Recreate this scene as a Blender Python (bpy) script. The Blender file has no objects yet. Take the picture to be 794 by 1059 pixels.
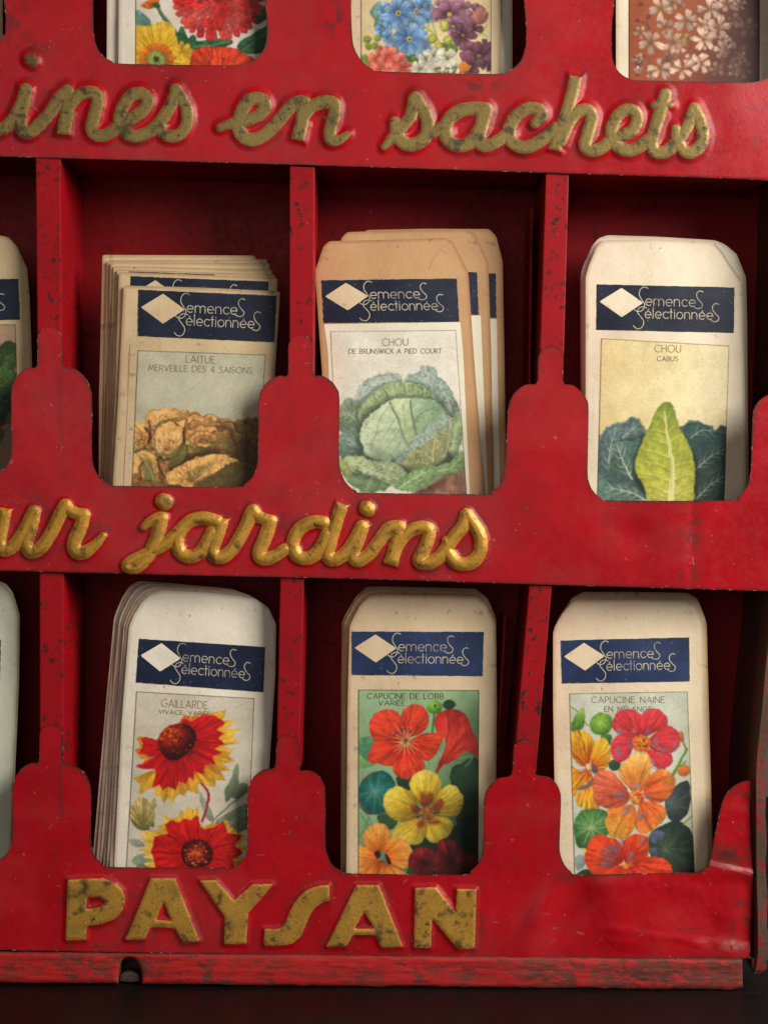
import bpy, math, random
import numpy as np
random.seed(7); RNG = np.random.default_rng(11)
sc = bpy.context.scene; COL = sc.collection
P = 0.0005            # metres per traced unit on the rack's front plane
D = 0.80              # camera distance from the front plane
CX, CY, ZC = 397.0, 530.0, 0.246
NY = np.newaxis

# ------------------------------------------------------------------ maths
def W(px, py, Y):
    """world point on the plane at depth Y (metres behind the front plane)"""
    s = (D + Y) / D
    return np.stack([(px - CX) * P * s, Y + 0 * px, ZC + (CY - py) * P * s], -1)
def cr(pts, n=4, closed=True):
    p = np.asarray(pts, float); m = len(p); out = []
    rng = range(m) if closed else range(m - 1)
    for i in rng:
        if closed: a, b, c, d = p[(i-1) % m], p[i], p[(i+1) % m], p[(i+2) % m]
        else: a, b, c, d = p[max(i-1, 0)], p[i], p[i+1], p[min(i+2, m-1)]
        for k in range(n):
            t = k / n
            out.append(.5*((2*b)+(-a+c)*t+(2*a-5*b+4*c-d)*t*t+(-a+3*b-3*c+d)*t**3))
    if not closed: out.append(p[-1])
    return np.array(out)
def crop(x, y, s):
    return lambda pts: np.asarray(pts, float) / s + np.array([x, y], float)
def seg_dist(X, Y, a, b, ra=0., rb=0.):
    dx, dy = b[0]-a[0], b[1]-a[1]; L = dx*dx + dy*dy + 1e-12
    t = np.clip(((X-a[0])*dx + (Y-a[1])*dy) / L, 0, 1)
    return np.hypot(X-a[0]-t*dx, Y-a[1]-t*dy) - (ra + (rb-ra)*t)
def poly_sdf(xs, ys, rings, margin=12.):
    """signed distance on a grid (negative inside), exact within margin of the outline"""
    S = np.full((len(ys), len(xs)), margin); I = np.zeros(S.shape, bool)
    for r in rings:
        r = np.asarray(r, float)
        for a, b in zip(r, np.roll(r, -1, 0)):
            i0, i1 = np.searchsorted(xs, [min(a[0], b[0])-margin, max(a[0], b[0])+margin])
            j0, j1 = np.searchsorted(ys, [min(a[1], b[1])-margin, max(a[1], b[1])+margin])
            if i1 > i0 and j1 > j0:
                d = seg_dist(xs[i0:i1][NY, :], ys[j0:j1][:, NY], a, b)
                np.minimum(S[j0:j1, i0:i1], d, out=S[j0:j1, i0:i1])
            if a[1] != b[1]:
                lo, hi = (a, b) if a[1] < b[1] else (b, a)
                k0, k1 = np.searchsorted(ys, [lo[1], hi[1]])
                for k in range(k0, k1):
                    xc = lo[0] + (ys[k]-lo[1])/(hi[1]-lo[1])*(hi[0]-lo[0])
                    I[k, np.searchsorted(xs, xc):] ^= True
    return np.where(I, -S, S)
def stroke_sdf(xs, ys, strokes, margin=14.):
    S0 = np.full((len(ys), len(xs)), margin)
    for pts, r, *fl in strokes:
        S = np.full((len(ys), len(xs)), margin)
        rr = np.broadcast_to(np.asarray(r, float), (len(pts),))
        for a, b, ra, rb in zip(pts[:-1], pts[1:], rr[:-1], rr[1:]):
            R = max(ra, rb) + margin
            i0, i1 = np.searchsorted(xs, [min(a[0], b[0])-R, max(a[0], b[0])+R])
            j0, j1 = np.searchsorted(ys, [min(a[1], b[1])-R, max(a[1], b[1])+R])
            if i1 > i0 and j1 > j0:
                d = seg_dist(xs[i0:i1][NY, :], ys[j0:j1][:, NY], a, b, ra, rb)
                np.minimum(S[j0:j1, i0:i1], d, out=S[j0:j1, i0:i1])
        for f in (fl[0] if fl else ''):
            e, o = (pts[0], pts[2]) if f == 's' else (pts[-1], pts[-3]); R = rr[0] if f == 's' else rr[-1]
            dv = (e-o)/np.hypot(*(e-o)); X, Y = xs[NY, :]-e[0], ys[:, NY]-e[1]
            S = np.where(np.hypot(X, Y) < R*2.3, np.maximum(S, X*dv[0]+Y*dv[1]-R*.30), S)
        S0 = np.minimum(S0, S)
    return S0
def vnoise(X, Y, cell, seed=0):
    r = np.random.default_rng(seed); T = r.random((256, 256))
    x = X/cell + 1000.; y = Y/cell + 1000.
    i = np.floor(x).astype(int); j = np.floor(y).astype(int); fx = x-i; fy = y-j
    fx = fx*fx*(3-2*fx); fy = fy*fy*(3-2*fy); i &= 255; j &= 255; i1 = (i+1) & 255; j1 = (j+1) & 255
    return (T[j, i]*(1-fx)+T[j, i1]*fx)*(1-fy) + (T[j1, i]*(1-fx)+T[j1, i1]*fx)*fy
def fbm(X, Y, cell, seed=0, o=4):
    v = 0; a = 1.; t = 0
    for k in range(o):
        v = v + a*vnoise(X, Y, cell/2**k, seed+k*7); t += a; a *= .55
    return v/t
def sst(a, b, x):
    t = np.clip((x-a)/(b-a), 0, 1); return t*t*(3-2*t)
def lin(c):
    c = np.clip(np.asarray(c, float), 0, 1)
    return np.where(c <= .04045, c/12.92, ((c+.055)/1.055)**2.4)
def rgb(r, g, b): return tuple(float(v) for v in lin(np.array([r, g, b])/255.))

# ------------------------------------------------------------------ mesh building
def raw_mesh(name, co, quads, mat, parent=None, attrs=None, colors=None, smooth=True, tris=None):
    me = bpy.data.meshes.new(name); co = np.asarray(co, np.float64)
    if parent is not None: co = co - np.array(parent_origin(parent))
    quads = np.asarray(quads, np.int32).reshape(-1, 4)
    tris = np.zeros((0, 3), np.int32) if tris is None else np.asarray(tris, np.int32).reshape(-1, 3)
    me.vertices.add(len(co)); me.vertices.foreach_set('co', co.astype(np.float32).ravel())
    nl = quads.size + tris.size; me.loops.add(nl)
    me.loops.foreach_set('vertex_index', np.concatenate([quads.ravel(), tris.ravel()]).astype(np.int32))
    np_ = len(quads) + len(tris); me.polygons.add(np_)
    st = np.concatenate([np.arange(len(quads))*4, quads.size + np.arange(len(tris))*3]).astype(np.int32)
    me.polygons.foreach_set('loop_start', st)
    me.polygons.foreach_set('use_smooth', np.full(np_, bool(smooth)))
    me.update(calc_edges=True)
    for k, v in (attrs or {}).items():
        a = me.attributes.new(k, 'FLOAT', 'POINT'); a.data.foreach_set('value', np.asarray(v, np.float32))
    if colors is not None:
        a = me.color_attributes.new('print', 'FLOAT_COLOR', 'POINT')
        a.data.foreach_set('color', np.concatenate([colors, np.ones((len(colors), 1))], 1).astype(np.float32).ravel())
    me.materials.append(mat)
    o = bpy.data.objects.new(name, me); COL.objects.link(o)
    if parent is not None: o.parent = parent
    return o
def parent_origin(p):
    v = np.zeros(3)
    while p is not None: v += np.array(p.location); p = p.parent
    return v
def empty(name, loc, label, cat, group=None):
    o = bpy.data.objects.new(name, None); COL.objects.link(o); o.location = loc; o.empty_display_size = .01
    o['label'] = label; o['category'] = cat
    if group: o['group'] = group
    return o
def grid_sheet(xs, ys, S):
    """cells whose middle is inside, boundary vertices slid onto the outline"""
    h = xs[1]-xs[0]; ny, nx = S.shape
    c = .25*(S[:-1, :-1]+S[1:, :-1]+S[:-1, 1:]+S[1:, 1:]) < 0
    cnt = np.zeros(S.shape, int)
    for a, b in ((0, 0), (1, 0), (0, 1), (1, 1)): cnt[a:ny-1+a, b:nx-1+b] += c
    used = cnt > 0; bd = used & (cnt < 4)
    gy, gx = np.gradient(S, h); g = np.hypot(gx, gy)+1e-6
    mv = np.where(bd, np.clip(S, -1.2*h, 1.2*h), 0)
    X = xs[NY, :] - mv*gx/g; Y = ys[:, NY] - mv*gy/g
    idx = -np.ones(S.shape, int); idx[used] = np.arange(used.sum())
    jj, ii = np.nonzero(c)
    q = np.stack([idx[jj, ii], idx[jj+1, ii], idx[jj+1, ii+1], idx[jj, ii+1]], 1)
    return X[used], Y[used], q, used
def boundary(q, n):
    a = np.concatenate([q[:, 0], q[:, 1], q[:, 2], q[:, 3]]); b = np.concatenate([q[:, 1], q[:, 2], q[:, 3], q[:, 0]])
    m = ~np.isin(a*n+b, b*n+a); return a[m], b[m]
def sheet(name, rings, h, Yf, mat, parent, thick=0., back=False, pad=3., attrs=None, colorf=None, sdf=None, grid=None, ext=None, clean=False):
    """a thin sheet following depth function Yf(px,py); rings traced on the front plane"""
    if grid is None:
        al = np.concatenate([np.asarray(r) for r in rings])
        xs = np.arange(al[:, 0].min()-pad, al[:, 0].max()+pad+h, h); ys = np.arange(al[:, 1].min()-pad, al[:, 1].max()+pad+h, h)
        S = poly_sdf(xs, ys, rings)
    else: xs, ys, S = grid
    X, Y, q, used = grid_sheet(xs, ys, S)
    dep = Yf(X, Y, used) if ext else Yf(X, Y)
    co = W(X, Y, dep); n = len(co)
    at = {'edge': -S[used] + (20. if clean else 0.)}
    for k, v in (attrs or {}).items(): at[k] = v[used]
    cols = colorf(X, Y) if colorf else None
    if thick:
        a, b = boundary(q, n); u = np.unique(np.concatenate([a, b])); mp = np.zeros(n, int); mp[u] = np.arange(len(u))
        f = co[u]; k = co[u] + np.array([0, thick, 0]); m = len(u)
        A, B = mp[a], mp[b]
        rim = np.stack([n+B, n+A, n+m+A, n+m+B], 1)
        co = np.concatenate([co, f, k]); q = np.concatenate([q, rim])
        for kk in at: at[kk] = np.concatenate([at[kk], (at[kk][u]*0 if kk == 'edge' else at[kk][u])]*1 + [(at[kk][u]*0 if kk == 'edge' else at[kk][u])])
        if cols is not None: cols = np.concatenate([cols, cols[u], cols[u]])
        if back:
            n2 = len(co); bk = W(X, Y, dep) + np.array([0, thick, 0]); co = np.concatenate([co, bk])
            q = np.concatenate([q, q[:len(q)-len(rim)][:, ::-1] + n2])
            for kk in at: at[kk] = np.concatenate([at[kk], at[kk][:n]])
            if cols is not None: cols = np.concatenate([cols, cols[:n]])
    return raw_mesh(name, co, q, mat, parent, at, cols)
def ribbons(name, lines, hw, Yf, mat, parent):
    """pen strokes (polylines in traced units) as flat ribbons"""
    co = []; q = []; parts = []; lev = []
    for L in lines:
        L = np.asarray(L, float); L = L[np.concatenate([[True], np.hypot(*np.diff(L, axis=0).T) > 1e-4])]; k = 0
        for i in range(1, len(L)-1):
            a, b = L[i]-L[i-1], L[i+1]-L[i]
            if np.dot(a, b) < .72*np.hypot(*a)*np.hypot(*b): parts.append(L[k:i+1]); k = i
        parts.append(L[k:])
    for pi, L in enumerate(parts):
        if len(L) < 2: continue
        t = np.gradient(L, axis=0); t /= (np.hypot(t[:, 0], t[:, 1])[:, NY]+1e-9); nrm = np.stack([-t[:, 1], t[:, 0]], 1)
        L = L.copy(); L[0] -= t[0]*hw*.7; L[-1] += t[-1]*hw*.7
        k = len(co)//1
        for p, m in zip(L, nrm): co.append(p+m*hw); co.append(p-m*hw); lev += [pi % 7]*2
        for i in range(len(L)-1): q.append((k+2*i, k+2*i+2, k+2*i+3, k+2*i+1))
    co = np.array(co); w = W(co[:, 0], co[:, 1], Yf(co[:, 0], co[:, 1])-np.array(lev)*4e-6)
    q = np.array(q); v = w[q[:, 1]]-w[q[:, 0]]; u = w[q[:, 3]]-w[q[:, 0]]
    fl = np.cross(v, u)[:, 1] > 0; q[fl] = q[fl][:, ::-1]
    return raw_mesh(name, w, q, mat, parent, smooth=False)
def box_prism(name, front, back, mat, parent, bev=.0004):
    """closed solid between two quads/polygons of world points (front faces -y, listed clockwise seen from the front)"""
    n = len(front); co = np.array(list(front)+list(back), float)
    me = bpy.data.meshes.new(name); o0 = np.array(parent_origin(parent)) if parent else np.zeros(3)
    f = [tuple(range(n))[::-1], tuple(range(n, 2*n))] + [(i, (i+1) % n, n+(i+1) % n, n+i) for i in range(n)]
    me.from_pydata([tuple(v) for v in co-o0], [], f); me.update()
    me.materials.append(mat)
    o = bpy.data.objects.new(name, me); COL.objects.link(o)
    if parent: o.parent = parent
    import bmesh
    bm = bmesh.new(); bm.from_mesh(me); bmesh.ops.recalc_face_normals(bm, faces=bm.faces)
    if bev: bmesh.ops.bevel(bm, geom=list(bm.edges), offset=bev, segments=2, affect='EDGES', profile=.6)
    bm.to_mesh(me); bm.free()
    return o

# ------------------------------------------------------------------ materials
class MT:
    def __init__(s, name):
        s.m = bpy.data.materials.new(name); s.m.use_nodes = True; s.t = s.m.node_tree; s.n = s.t.nodes
        s.b = s.n['Principled BSDF']; s.co = s.n.new('ShaderNodeTexCoord').outputs['Object']
    def link(s, a, b): s.t.links.new(a, b)
    def noise(s, scale, detail=4, rough=.55, stretch=None, off=0., dist=0.):
        v = s.co
        if stretch or off:
            mp = s.n.new('ShaderNodeMapping'); mp.inputs['Scale'].default_value = stretch or (1, 1, 1)
            mp.inputs['Location'].default_value = (off, off*.7, off*1.3); s.link(s.co, mp.inputs['Vector']); v = mp.outputs[0]
        t = s.n.new('ShaderNodeTexNoise'); t.inputs['Scale'].default_value = scale; t.inputs['Detail'].default_value = detail
        t.inputs['Roughness'].default_value = rough; t.inputs['Distortion'].default_value = dist
        s.link(v, t.inputs['Vector']); return t.outputs['Fac']
    def vor(s, scale, off=0.):
        t = s.n.new('ShaderNodeTexVoronoi'); t.inputs['Scale'].default_value = scale
        mp = s.n.new('ShaderNodeMapping'); mp.inputs['Location'].default_value = (off, off, off); s.link(s.co, mp.inputs['Vector'])
        s.link(mp.outputs[0], t.inputs['Vector']); return t.outputs['Distance']
    def attr(s, name, color=False):
        t = s.n.new('ShaderNodeAttribute'); t.attribute_name = name; return t.outputs['Color' if color else 'Fac']
    def ramp(s, v, a, b, lo=0., hi=1.):
        t = s.n.new('ShaderNodeMapRange'); t.interpolation_type = 'SMOOTHSTEP'
        t.inputs['From Min'].default_value = a; t.inputs['From Max'].default_value = b
        t.inputs['To Min'].default_value = lo; t.inputs['To Max'].default_value = hi
        s.link(v, t.inputs['Value']); return t.outputs['Result']
    def math(s, op, a, b=None):
        t = s.n.new('ShaderNodeMath'); t.operation = op
        for i, v in enumerate((a, b)):
            if v is None: continue
            if isinstance(v, (int, float)): t.inputs[i].default_value = v
            else: s.link(v, t.inputs[i])
        return t.outputs[0]
    def mix(s, f, a, b, mode='MIX'):
        t = s.n.new('ShaderNodeMix'); t.data_type = 'RGBA'; t.blend_type = mode
        for sock, v in ((t.inputs[0], f), (t.inputs[6], a), (t.inputs[7], b)):
            if isinstance(v, (int, float)): sock.default_value = v
            elif isinstance(v, tuple): sock.default_value = (*v[:3], 1)
            else: s.link(v, sock)
        return t.outputs[2]
    def bump(s, h, strength, dist=.0005):
        t = s.n.new('ShaderNodeBump'); t.inputs['Strength'].default_value = strength; t.inputs['Distance'].default_value = dist
        s.link(h, t.inputs['Height']); s.link(t.outputs[0], s.b.inputs['Normal'])
    def done(s, col, rough=.5, metal=0., spec=.5):
        for k, v in (('Base Color', col), ('Roughness', rough), ('Metallic', metal), ('Specular IOR Level', spec)):
            i = s.b.inputs[k]
            if isinstance(v, tuple): i.default_value = (*v[:3], 1)
            elif isinstance(v, (int, float)): i.default_value = v
            else: s.link(v, i)
        return s.m
RED = (.405, .0026, .0085); RED2 = (.33, .0022, .0076); RUST = (.055, .028, .018)
def mat_enamel(name, attrs=True, wear=.55, dark=1., more=0.):
    m = MT(name); n1 = m.noise(28, 4); n2 = m.noise(240, 5, .65); n3 = m.noise(900, 3)
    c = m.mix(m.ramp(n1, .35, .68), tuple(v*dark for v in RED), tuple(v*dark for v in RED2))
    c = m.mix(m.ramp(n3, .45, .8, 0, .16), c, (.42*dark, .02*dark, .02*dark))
    sp = m.math('MULTIPLY', m.ramp(n2, .60-more, .74-more), m.ramp(m.noise(45, 3, off=3), .48-more*1.2, .62-more))
    c = m.mix(m.math('MULTIPLY', sp, wear), c, (.035, .012, .010))
    # tiny chips showing pale primer
    ch = m.math('MULTIPLY', m.ramp(m.vor(230, 2), .10, .05), m.ramp(m.noise(60, 2, off=8), .55, .63))
    c = m.mix(m.math('MULTIPLY', ch, .55), c, (.42, .28, .20))
    ro = m.ramp(n2, .3, .7, .28, .42) if attrs else m.ramp(n2, .3, .7, .45, .6)
    if attrs:
        c = m.mix(m.math('MULTIPLY', m.attr('dirt'), .9), c, (.045, .018, .016))
        c = m.mix(m.math('MULTIPLY', m.ramp(m.noise(33, 5, .6, off=11), .52, .70), .15), c, (.16, .004, .008))
        c = m.mix(m.attr('scuff'), c, (.40, .17, .15))
        e = m.math('MULTIPLY', m.ramp(m.attr('edge'), 1.7, .2), m.ramp(m.noise(160, 4, off=5), .30, .50))
        c = m.mix(m.math('MULTIPLY', e, .85), c, (.030, .016, .012))
        e2 = m.math('MULTIPLY', m.ramp(m.attr('edge'), .8, .1), m.ramp(m.noise(420, 2, off=9), .60, .67))
        c = m.mix(e2, c, (.42, .27, .2))
    m.bump(m.math('ADD', m.math('MULTIPLY', n3, .35), m.noise(70, 3, off=2)), .22, .0008)
    return m.done(c, ro, 0, .27 if attrs else .2)
def mat_gold(name, c1, c2, tarn, patch):
    m = MT(name); n2 = m.noise(300, 6, .7, off=1); n1 = m.noise(900, 3, off=4)
    c = m.mix(m.ramp(n1, .3, .7), c1, c2)
    sp = m.ramp(m.math('ADD', m.math('ADD', n2, m.math('MULTIPLY', m.noise(90, 3, off=7), .45)), m.math('MULTIPLY', m.math('SUBTRACT', m.noise(2200, 2, off=12), .5), .22)), tarn-.02, tarn+.16)
    c = m.mix(m.math('MULTIPLY', sp, .86), c, (.040, .028, .018))
    c = m.mix(m.ramp(m.noise(70, 4, off=9), .50, .72, 0, .4), c, (.13, .085, .03))
    c = m.mix(m.math('MULTIPLY', m.ramp(m.math('ADD', m.noise(135, 3, .5, off=15), m.math('MULTIPLY', m.math('SUBTRACT', n1, .5), .12)), patch-.02, patch+.13), .80), c, (.050, .036, .022))
    fine = m.ramp(m.noise(1500, 2, off=6), .63, .72, 0, .55); c = m.mix(fine, c, (.05, .03, .018))
    ed = m.math('MULTIPLY', m.ramp(m.attr('edge'), 1.2, .1), m.ramp(m.noise(500, 2, off=3), .38, .6))
    c = m.mix(m.math('MULTIPLY', ed, .25), c, (.55, .36, .12))
    m.bump(m.math('ADD', n1, m.math('MULTIPLY', n2, 1.0)), .25, .0004)
    return m.done(c, m.ramp(n2, .3, .75, .36, .62), .38, .45)
def mat_paper(name, col, edge, foxing=.3):
    m = MT(name); n1 = m.noise(40, 5, .6); n2 = m.noise(700, 3, .6)
    c = m.mix(m.ramp(n1, .35, .7, 0, .5), col, tuple(a*.55+b*.45 for a, b in zip(col, edge)))
    c = m.mix(m.ramp(n2, .5, .85, 0, .22), c, edge)
    e = m.ramp(m.math('ADD', m.attr('edge'), m.math('MULTIPLY', n1, 5)), 7.0, 2.0, 0, .62); c = m.mix(e, c, edge)
    fx = m.math('MULTIPLY', m.ramp(m.noise(180, 3, off=5), .62, .74), foxing); c = m.mix(fx, c, tuple(v*.45 for v in edge))
    dot = m.ramp(m.vor(75, 4), .055, .03, 0, .6); c = m.mix(dot, c, (.12, .07, .04))
    m.bump(m.math('ADD', n2, m.math('MULTIPLY', m.noise(70, 4, off=2), 3.2)), .22, .0006)
    return m.done(c, .74, 0, .25)
def mat_edges(name, col, edge):
    return mat_paper(name, col, edge, .5)
def mat_ink(name, col, light, wear=.5):
    m = MT(name); n1 = m.noise(60, 4); n2 = m.noise(1100, 3, .6)
    c = m.mix(m.ramp(n1, .35, .7), col, tuple(v*1.35+.004 for v in col))
    c = m.mix(m.math('MULTIPLY', m.ramp(n2, .62, .78), wear*.5), c, light)
    d = m.math('MULTIPLY', m.ramp(m.vor(420, 3), .14, .08), m.ramp(m.noise(90, 2, off=4), .52, .62)); c = m.mix(m.math('MULTIPLY', d, wear), c, light)
    e = m.math('MULTIPLY', m.ramp(m.attr('edge'), .9, .1), m.ramp(m.noise(700, 2, off=3), .5, .6)); c = m.mix(m.math('MULTIPLY', e, wear), c, light)
    m.bump(n2, .08, .0003)
    return m.done(c, .55, 0, .3)
def mat_print(name):
    m = MT(name); n = m.noise(900, 3, .6); c = m.mix(1., m.attr('print', True), m.mix(m.ramp(n, .35, .75), (1., .99, .96), (.86, .84, .80)), 'MULTIPLY')
    c = m.mix(1., c, m.mix(m.ramp(m.noise(55, 4, off=3), .4, .75), (1., 1., 1.), (.90, .86, .78)), 'MULTIPLY')
    m.bump(n, .08, .0003)
    return m.done(c, .6, 0, .3)
def mat_flat(name, col, rough=.6):
    m = MT(name); n = m.noise(1300, 2); return m.done(m.mix(m.ramp(n, .35, .7, 0, .45), col, tuple(v*1.5+.05 for v in col)), rough, 0, .25)
def mat_faded(name, col, under):
    m = MT(name); n = m.noise(800, 3); k = m.math('ADD', m.ramp(n, .48, .72, 0, .5), m.ramp(m.noise(110, 3, off=3), .48, .68, 0, .45))
    return m.done(m.mix(k, col, under), .6, 0, .25)
def mat_wood(name):
    m = MT(name); g = m.noise(60, 6, .65, stretch=(.55, 1, 3.4)); g2 = m.noise(160, 5, .7, stretch=(.8, 1, 1.4), off=4)
    red = m.mix(m.ramp(g2, .35, .7), (.44, .012, .011), (.33, .007, .009))
    wood = m.mix(m.ramp(g, .35, .65), (.105, .044, .027), (.045, .024, .017))
    k = m.ramp(m.math('ADD', m.math('MULTIPLY', g2, .75), m.math('MULTIPLY', m.noise(22, 3, off=7), .55)), .665, .82)
    k = m.math('MAXIMUM', k, m.ramp(m.math('ADD', m.attr('edge'), m.math('MULTIPLY', g2, 6)), 5.2, 2.4))
    k = m.math('MAXIMUM', k, m.math('MULTIPLY', m.attr('scuff'), m.ramp(g2, .34, .56)))
    c = m.mix(m.math('MULTIPLY', k, .85), red, wood)
    c = m.mix(m.ramp(m.noise(500, 3, off=2), .62, .75, 0, .7), c, (.05, .028, .02))
    m.bump(m.math('ADD', g, m.math('MULTIPLY', k, -.4)), .5, .0008)
    return m.done(c, .62, 0, .35)
def mat_rust(name):
    m = MT(name); n = m.noise(110, 6, .7); n2 = m.noise(500, 4, off=3)
    c = m.mix(m.ramp(n, .36, .50), (.24, .010, .012), (.085, .045, .027)); c = m.mix(m.ramp(n2, .55, .75, 0, .8), c, (.035, .02, .015))
    m.bump(m.math('ADD', n, n2), .4, .0006)
    return m.done(c, .65, 0, .4)
def mat_table(name):
    m = MT(name); g = m.noise(14, 5, .6, stretch=(.6, 4, 1)); s = m.vor(120, 1)
    c = m.mix(m.ramp(g, .35, .7), (.004, .0024, .0022), (.008, .0042, .0037))
    c = m.mix(m.math('MULTIPLY', m.ramp(s, .05, .03), m.ramp(m.noise(12, 2, off=6), .5, .6)), c, (.25, .17, .09))
    m.bump(m.noise(300, 3), .1, .0005)
    return m.done(c, m.ramp(g, .3, .7, .42, .6), 0, .18)
def mat_wall(name):
    m = MT(name); n = m.noise(6, 4); return m.done(m.mix(m.ramp(n, .3, .7), (.06, .10, .13), (.09, .14, .17)), .8, 0, .2)
M = dict(
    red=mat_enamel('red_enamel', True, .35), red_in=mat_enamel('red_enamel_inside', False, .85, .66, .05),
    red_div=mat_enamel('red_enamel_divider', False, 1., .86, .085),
    gold=mat_gold('gold_paint', (.47, .225, .024), (.56, .29, .04), .80, .605), gold_old=mat_gold('tarnished_gold_paint', (.215, .150, .042), (.28, .19, .052), .77, .57),
    gold_dot=mat_gold('nearly_bare_gold_paint', (.16, .06, .022), (.21, .10, .03), .70, .50), gold_cap=mat_gold('worn_gold_paint', (.44, .225, .030), (.53, .29, .045), .78, .565),
    wood=mat_wood('worn_red_wood'), rust=mat_rust('rusty_red_metal'), table=mat_table('dark_table'), wall=mat_wall('blue_grey_wall'),
    kraft=mat_paper('kraft_paper', rgb(200, 158, 114), rgb(142, 100, 64), .35), beige=mat_paper('beige_paper', rgb(222, 200, 165), rgb(160, 122, 84), .4),
    cream=mat_paper('cream_paper', rgb(236, 224, 198), rgb(180, 145, 105), .25), white=mat_paper('white_paper', rgb(232, 224, 206), rgb(176, 150, 120), .2),
    grey=mat_paper('grey_white_paper', rgb(240, 231, 212), rgb(165, 150, 122), .2), tan=mat_paper('tan_paper', rgb(214, 190, 150), rgb(140, 102, 66), .4),
    label=mat_paper('cream_label', rgb(233, 228, 206), rgb(205, 190, 155), .1), pink=mat_paper('pinkish_paper', rgb(214, 190, 172), rgb(150, 112, 92), .4),
    navy=mat_ink('navy_ink', rgb(18, 26, 46), rgb(190, 180, 160)), blue=mat_ink('blue_ink', rgb(26, 44, 80), rgb(190, 180, 160)),
    cream2=mat_paper('warm_cream_paper', rgb(232, 214, 184), rgb(182, 146, 106), .25), greenish=mat_paper('greenish_paper', rgb(214, 214, 194), rgb(160, 158, 132), .2), navy2=mat_ink('deep_navy_ink', rgb(17, 29, 56), rgb(190, 180, 160)),
    prt=mat_print('colour_print'), ink=mat_flat('brown_grey_ink', rgb(126, 110, 94)), ink_dark=mat_flat('dark_ink', rgb(72, 72, 50)),
    silver=mat_faded('pale_ink', rgb(198, 188, 164), rgb(70, 74, 92)), peg=mat_flat('dark_worn_wood', rgb(62, 46, 38), .6), iron=mat_flat('dark_iron', rgb(38, 34, 32), .5),
)

# ------------------------------------------------------------------ single-line lettering
def arc(cx, cy, rx, ry, a0, a1, n=12):
    t = np.radians(np.linspace(a0, a1, n)); return [(cx+rx*math.cos(a), cy-ry*math.sin(a)) for a in t]
def caps():
    G = {}
    G['A'] = (.80, [[(0, 1), (.4, 0), (.8, 1)], [(.13, .68), (.67, .68)]])
    G['B'] = (.60, [[(0, 0), (0, 1)], [(0, 0), (.3, 0)]+arc(.3, .24, .24, .24, 90, -90)+[(0, .48)], [(.3, .48)]+arc(.32, .74, .28, .26, 90, -90)+[(0, 1)]])
    G['C'] = (.82, [arc(.5, .5, .5, .5, 48, 312, 20)])
    G['D'] = (.78, [[(0, 0), (0, 1), (.28, 1)]+arc(.28, .5, .5, .5, -90, 90, 16)+[(0, 0)]])
    G['E'] = (.52, [[(.5, 0), (0, 0), (0, 1), (.5, 1)], [(0, .48), (.42, .48)]])
    G['É'] = (.52, G['E'][1]+[[(.18, -.12), (.36, -.30)]])
    G['G'] = (.92, [arc(.5, .5, .5, .5, 48, 340, 20)+[(.97, .55), (.62, .55)]])
    G['H'] = (.68, [[(0, 0), (0, 1)], [(.68, 0), (.68, 1)], [(0, .48), (.68, .48)]])
    G['I'] = (.04, [[(.02, 0), (.02, 1)]])
    G['K'] = (.60, [[(0, 0), (0, 1)], [(.55, 0), (.02, .55)], [(.18, .42), (.6, 1)]])
    G['L'] = (.46, [[(0, 0), (0, 1), (.46, 1)]])
    G['M'] = (.90, [[(0, 1), (.1, 0), (.45, .8), (.8, 0), (.9, 1)]])
    G['N'] = (.72, [[(0, 1), (0, 0), (.72, 1), (.72, 0)]])
    G['O'] = (1.0, [arc(.5, .5, .5, .5, 90, 450, 24)])
    G['P'] = (.55, [[(0, 1), (0, 0), (.28, 0)]+arc(.28, .27, .27, .27, 90, -90)+[(0, .54)]])
    G['R'] = (.58, G['P'][1]+[[(.25, .54), (.58, 1)]])
    G['S'] = (.55, [arc(.28, .25, .25, .25, 40, 250, 12)+arc(.27, .74, .27, .26, 80, -140, 12)])
    G['T'] = (.60, [[(0, 0), (.6, 0)], [(.3, 0), (.3, 1)]])
    G['U'] = (.68, [[(0, 0), (0, .66)]+arc(.34, .66, .34, .34, 180, 360, 12)+[(.68, 0)]])
    G['V'] = (.76, [[(0, 0), (.38, 1), (.76, 0)]])
    G['W'] = (1.05, [[(0, 0), (.27, 1), (.52, .1), (.78, 1), (1.05, 0)]])
    G['4'] = (.60, [[(.45, 1), (.45, 0), (0, .7), (.6, .7)]])
    G[','] = (.08, [[(.06, .95), (.0, 1.12)]])
    G[' '] = (.42, [])
    G['e'] = (.95, [[(.04, .5), (.93, .5)]+arc(.48, .5, .46, .5, 5, 310, 18)])
    G['é'] = (.95, G['e'][1]+[[(.44, -.16), (.58, -.34)]])
    G['m'] = (1.5, [[(0, 0), (0, 1)], [(0, .4)]+arc(.36, .36, .36, .36, 180, 0, 10)+[(.72, 1)], [(.72, .4)]+arc(1.08, .36, .36, .36, 180, 0, 10)+[(1.44, 1)]])
    G['n'] = (.85, [[(0, 0), (0, 1)], [(0, .45)]+arc(.39, .4, .39, .4, 180, 0, 10)+[(.78, 1)]])
    G['c'] = (.80, [arc(.48, .5, .46, .5, 45, 315, 18)])
    G['l'] = (.14, [[(.05, -.65), (.05, 1)]])
    G['t'] = (.42, [[(.18, -.5), (.18, 1)], [(-.05, 0), (.42, 0)]])
    G['i'] = (.14, [[(.05, 0), (.05, 1)], [(.04, -.36), (.06, -.28)]])
    G['o'] = (.98, [arc(.48, .5, .47, .5, 90, 450, 22)])
    return G
FONT = caps()
def set_text(s, gap=.24):
    x = 0; out = []
    for ch in s:
        w, st = FONT[ch]
        for L in st: out.append([(x+a, b) for a, b in L])
        x += w + gap
    return out, x-gap
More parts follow.
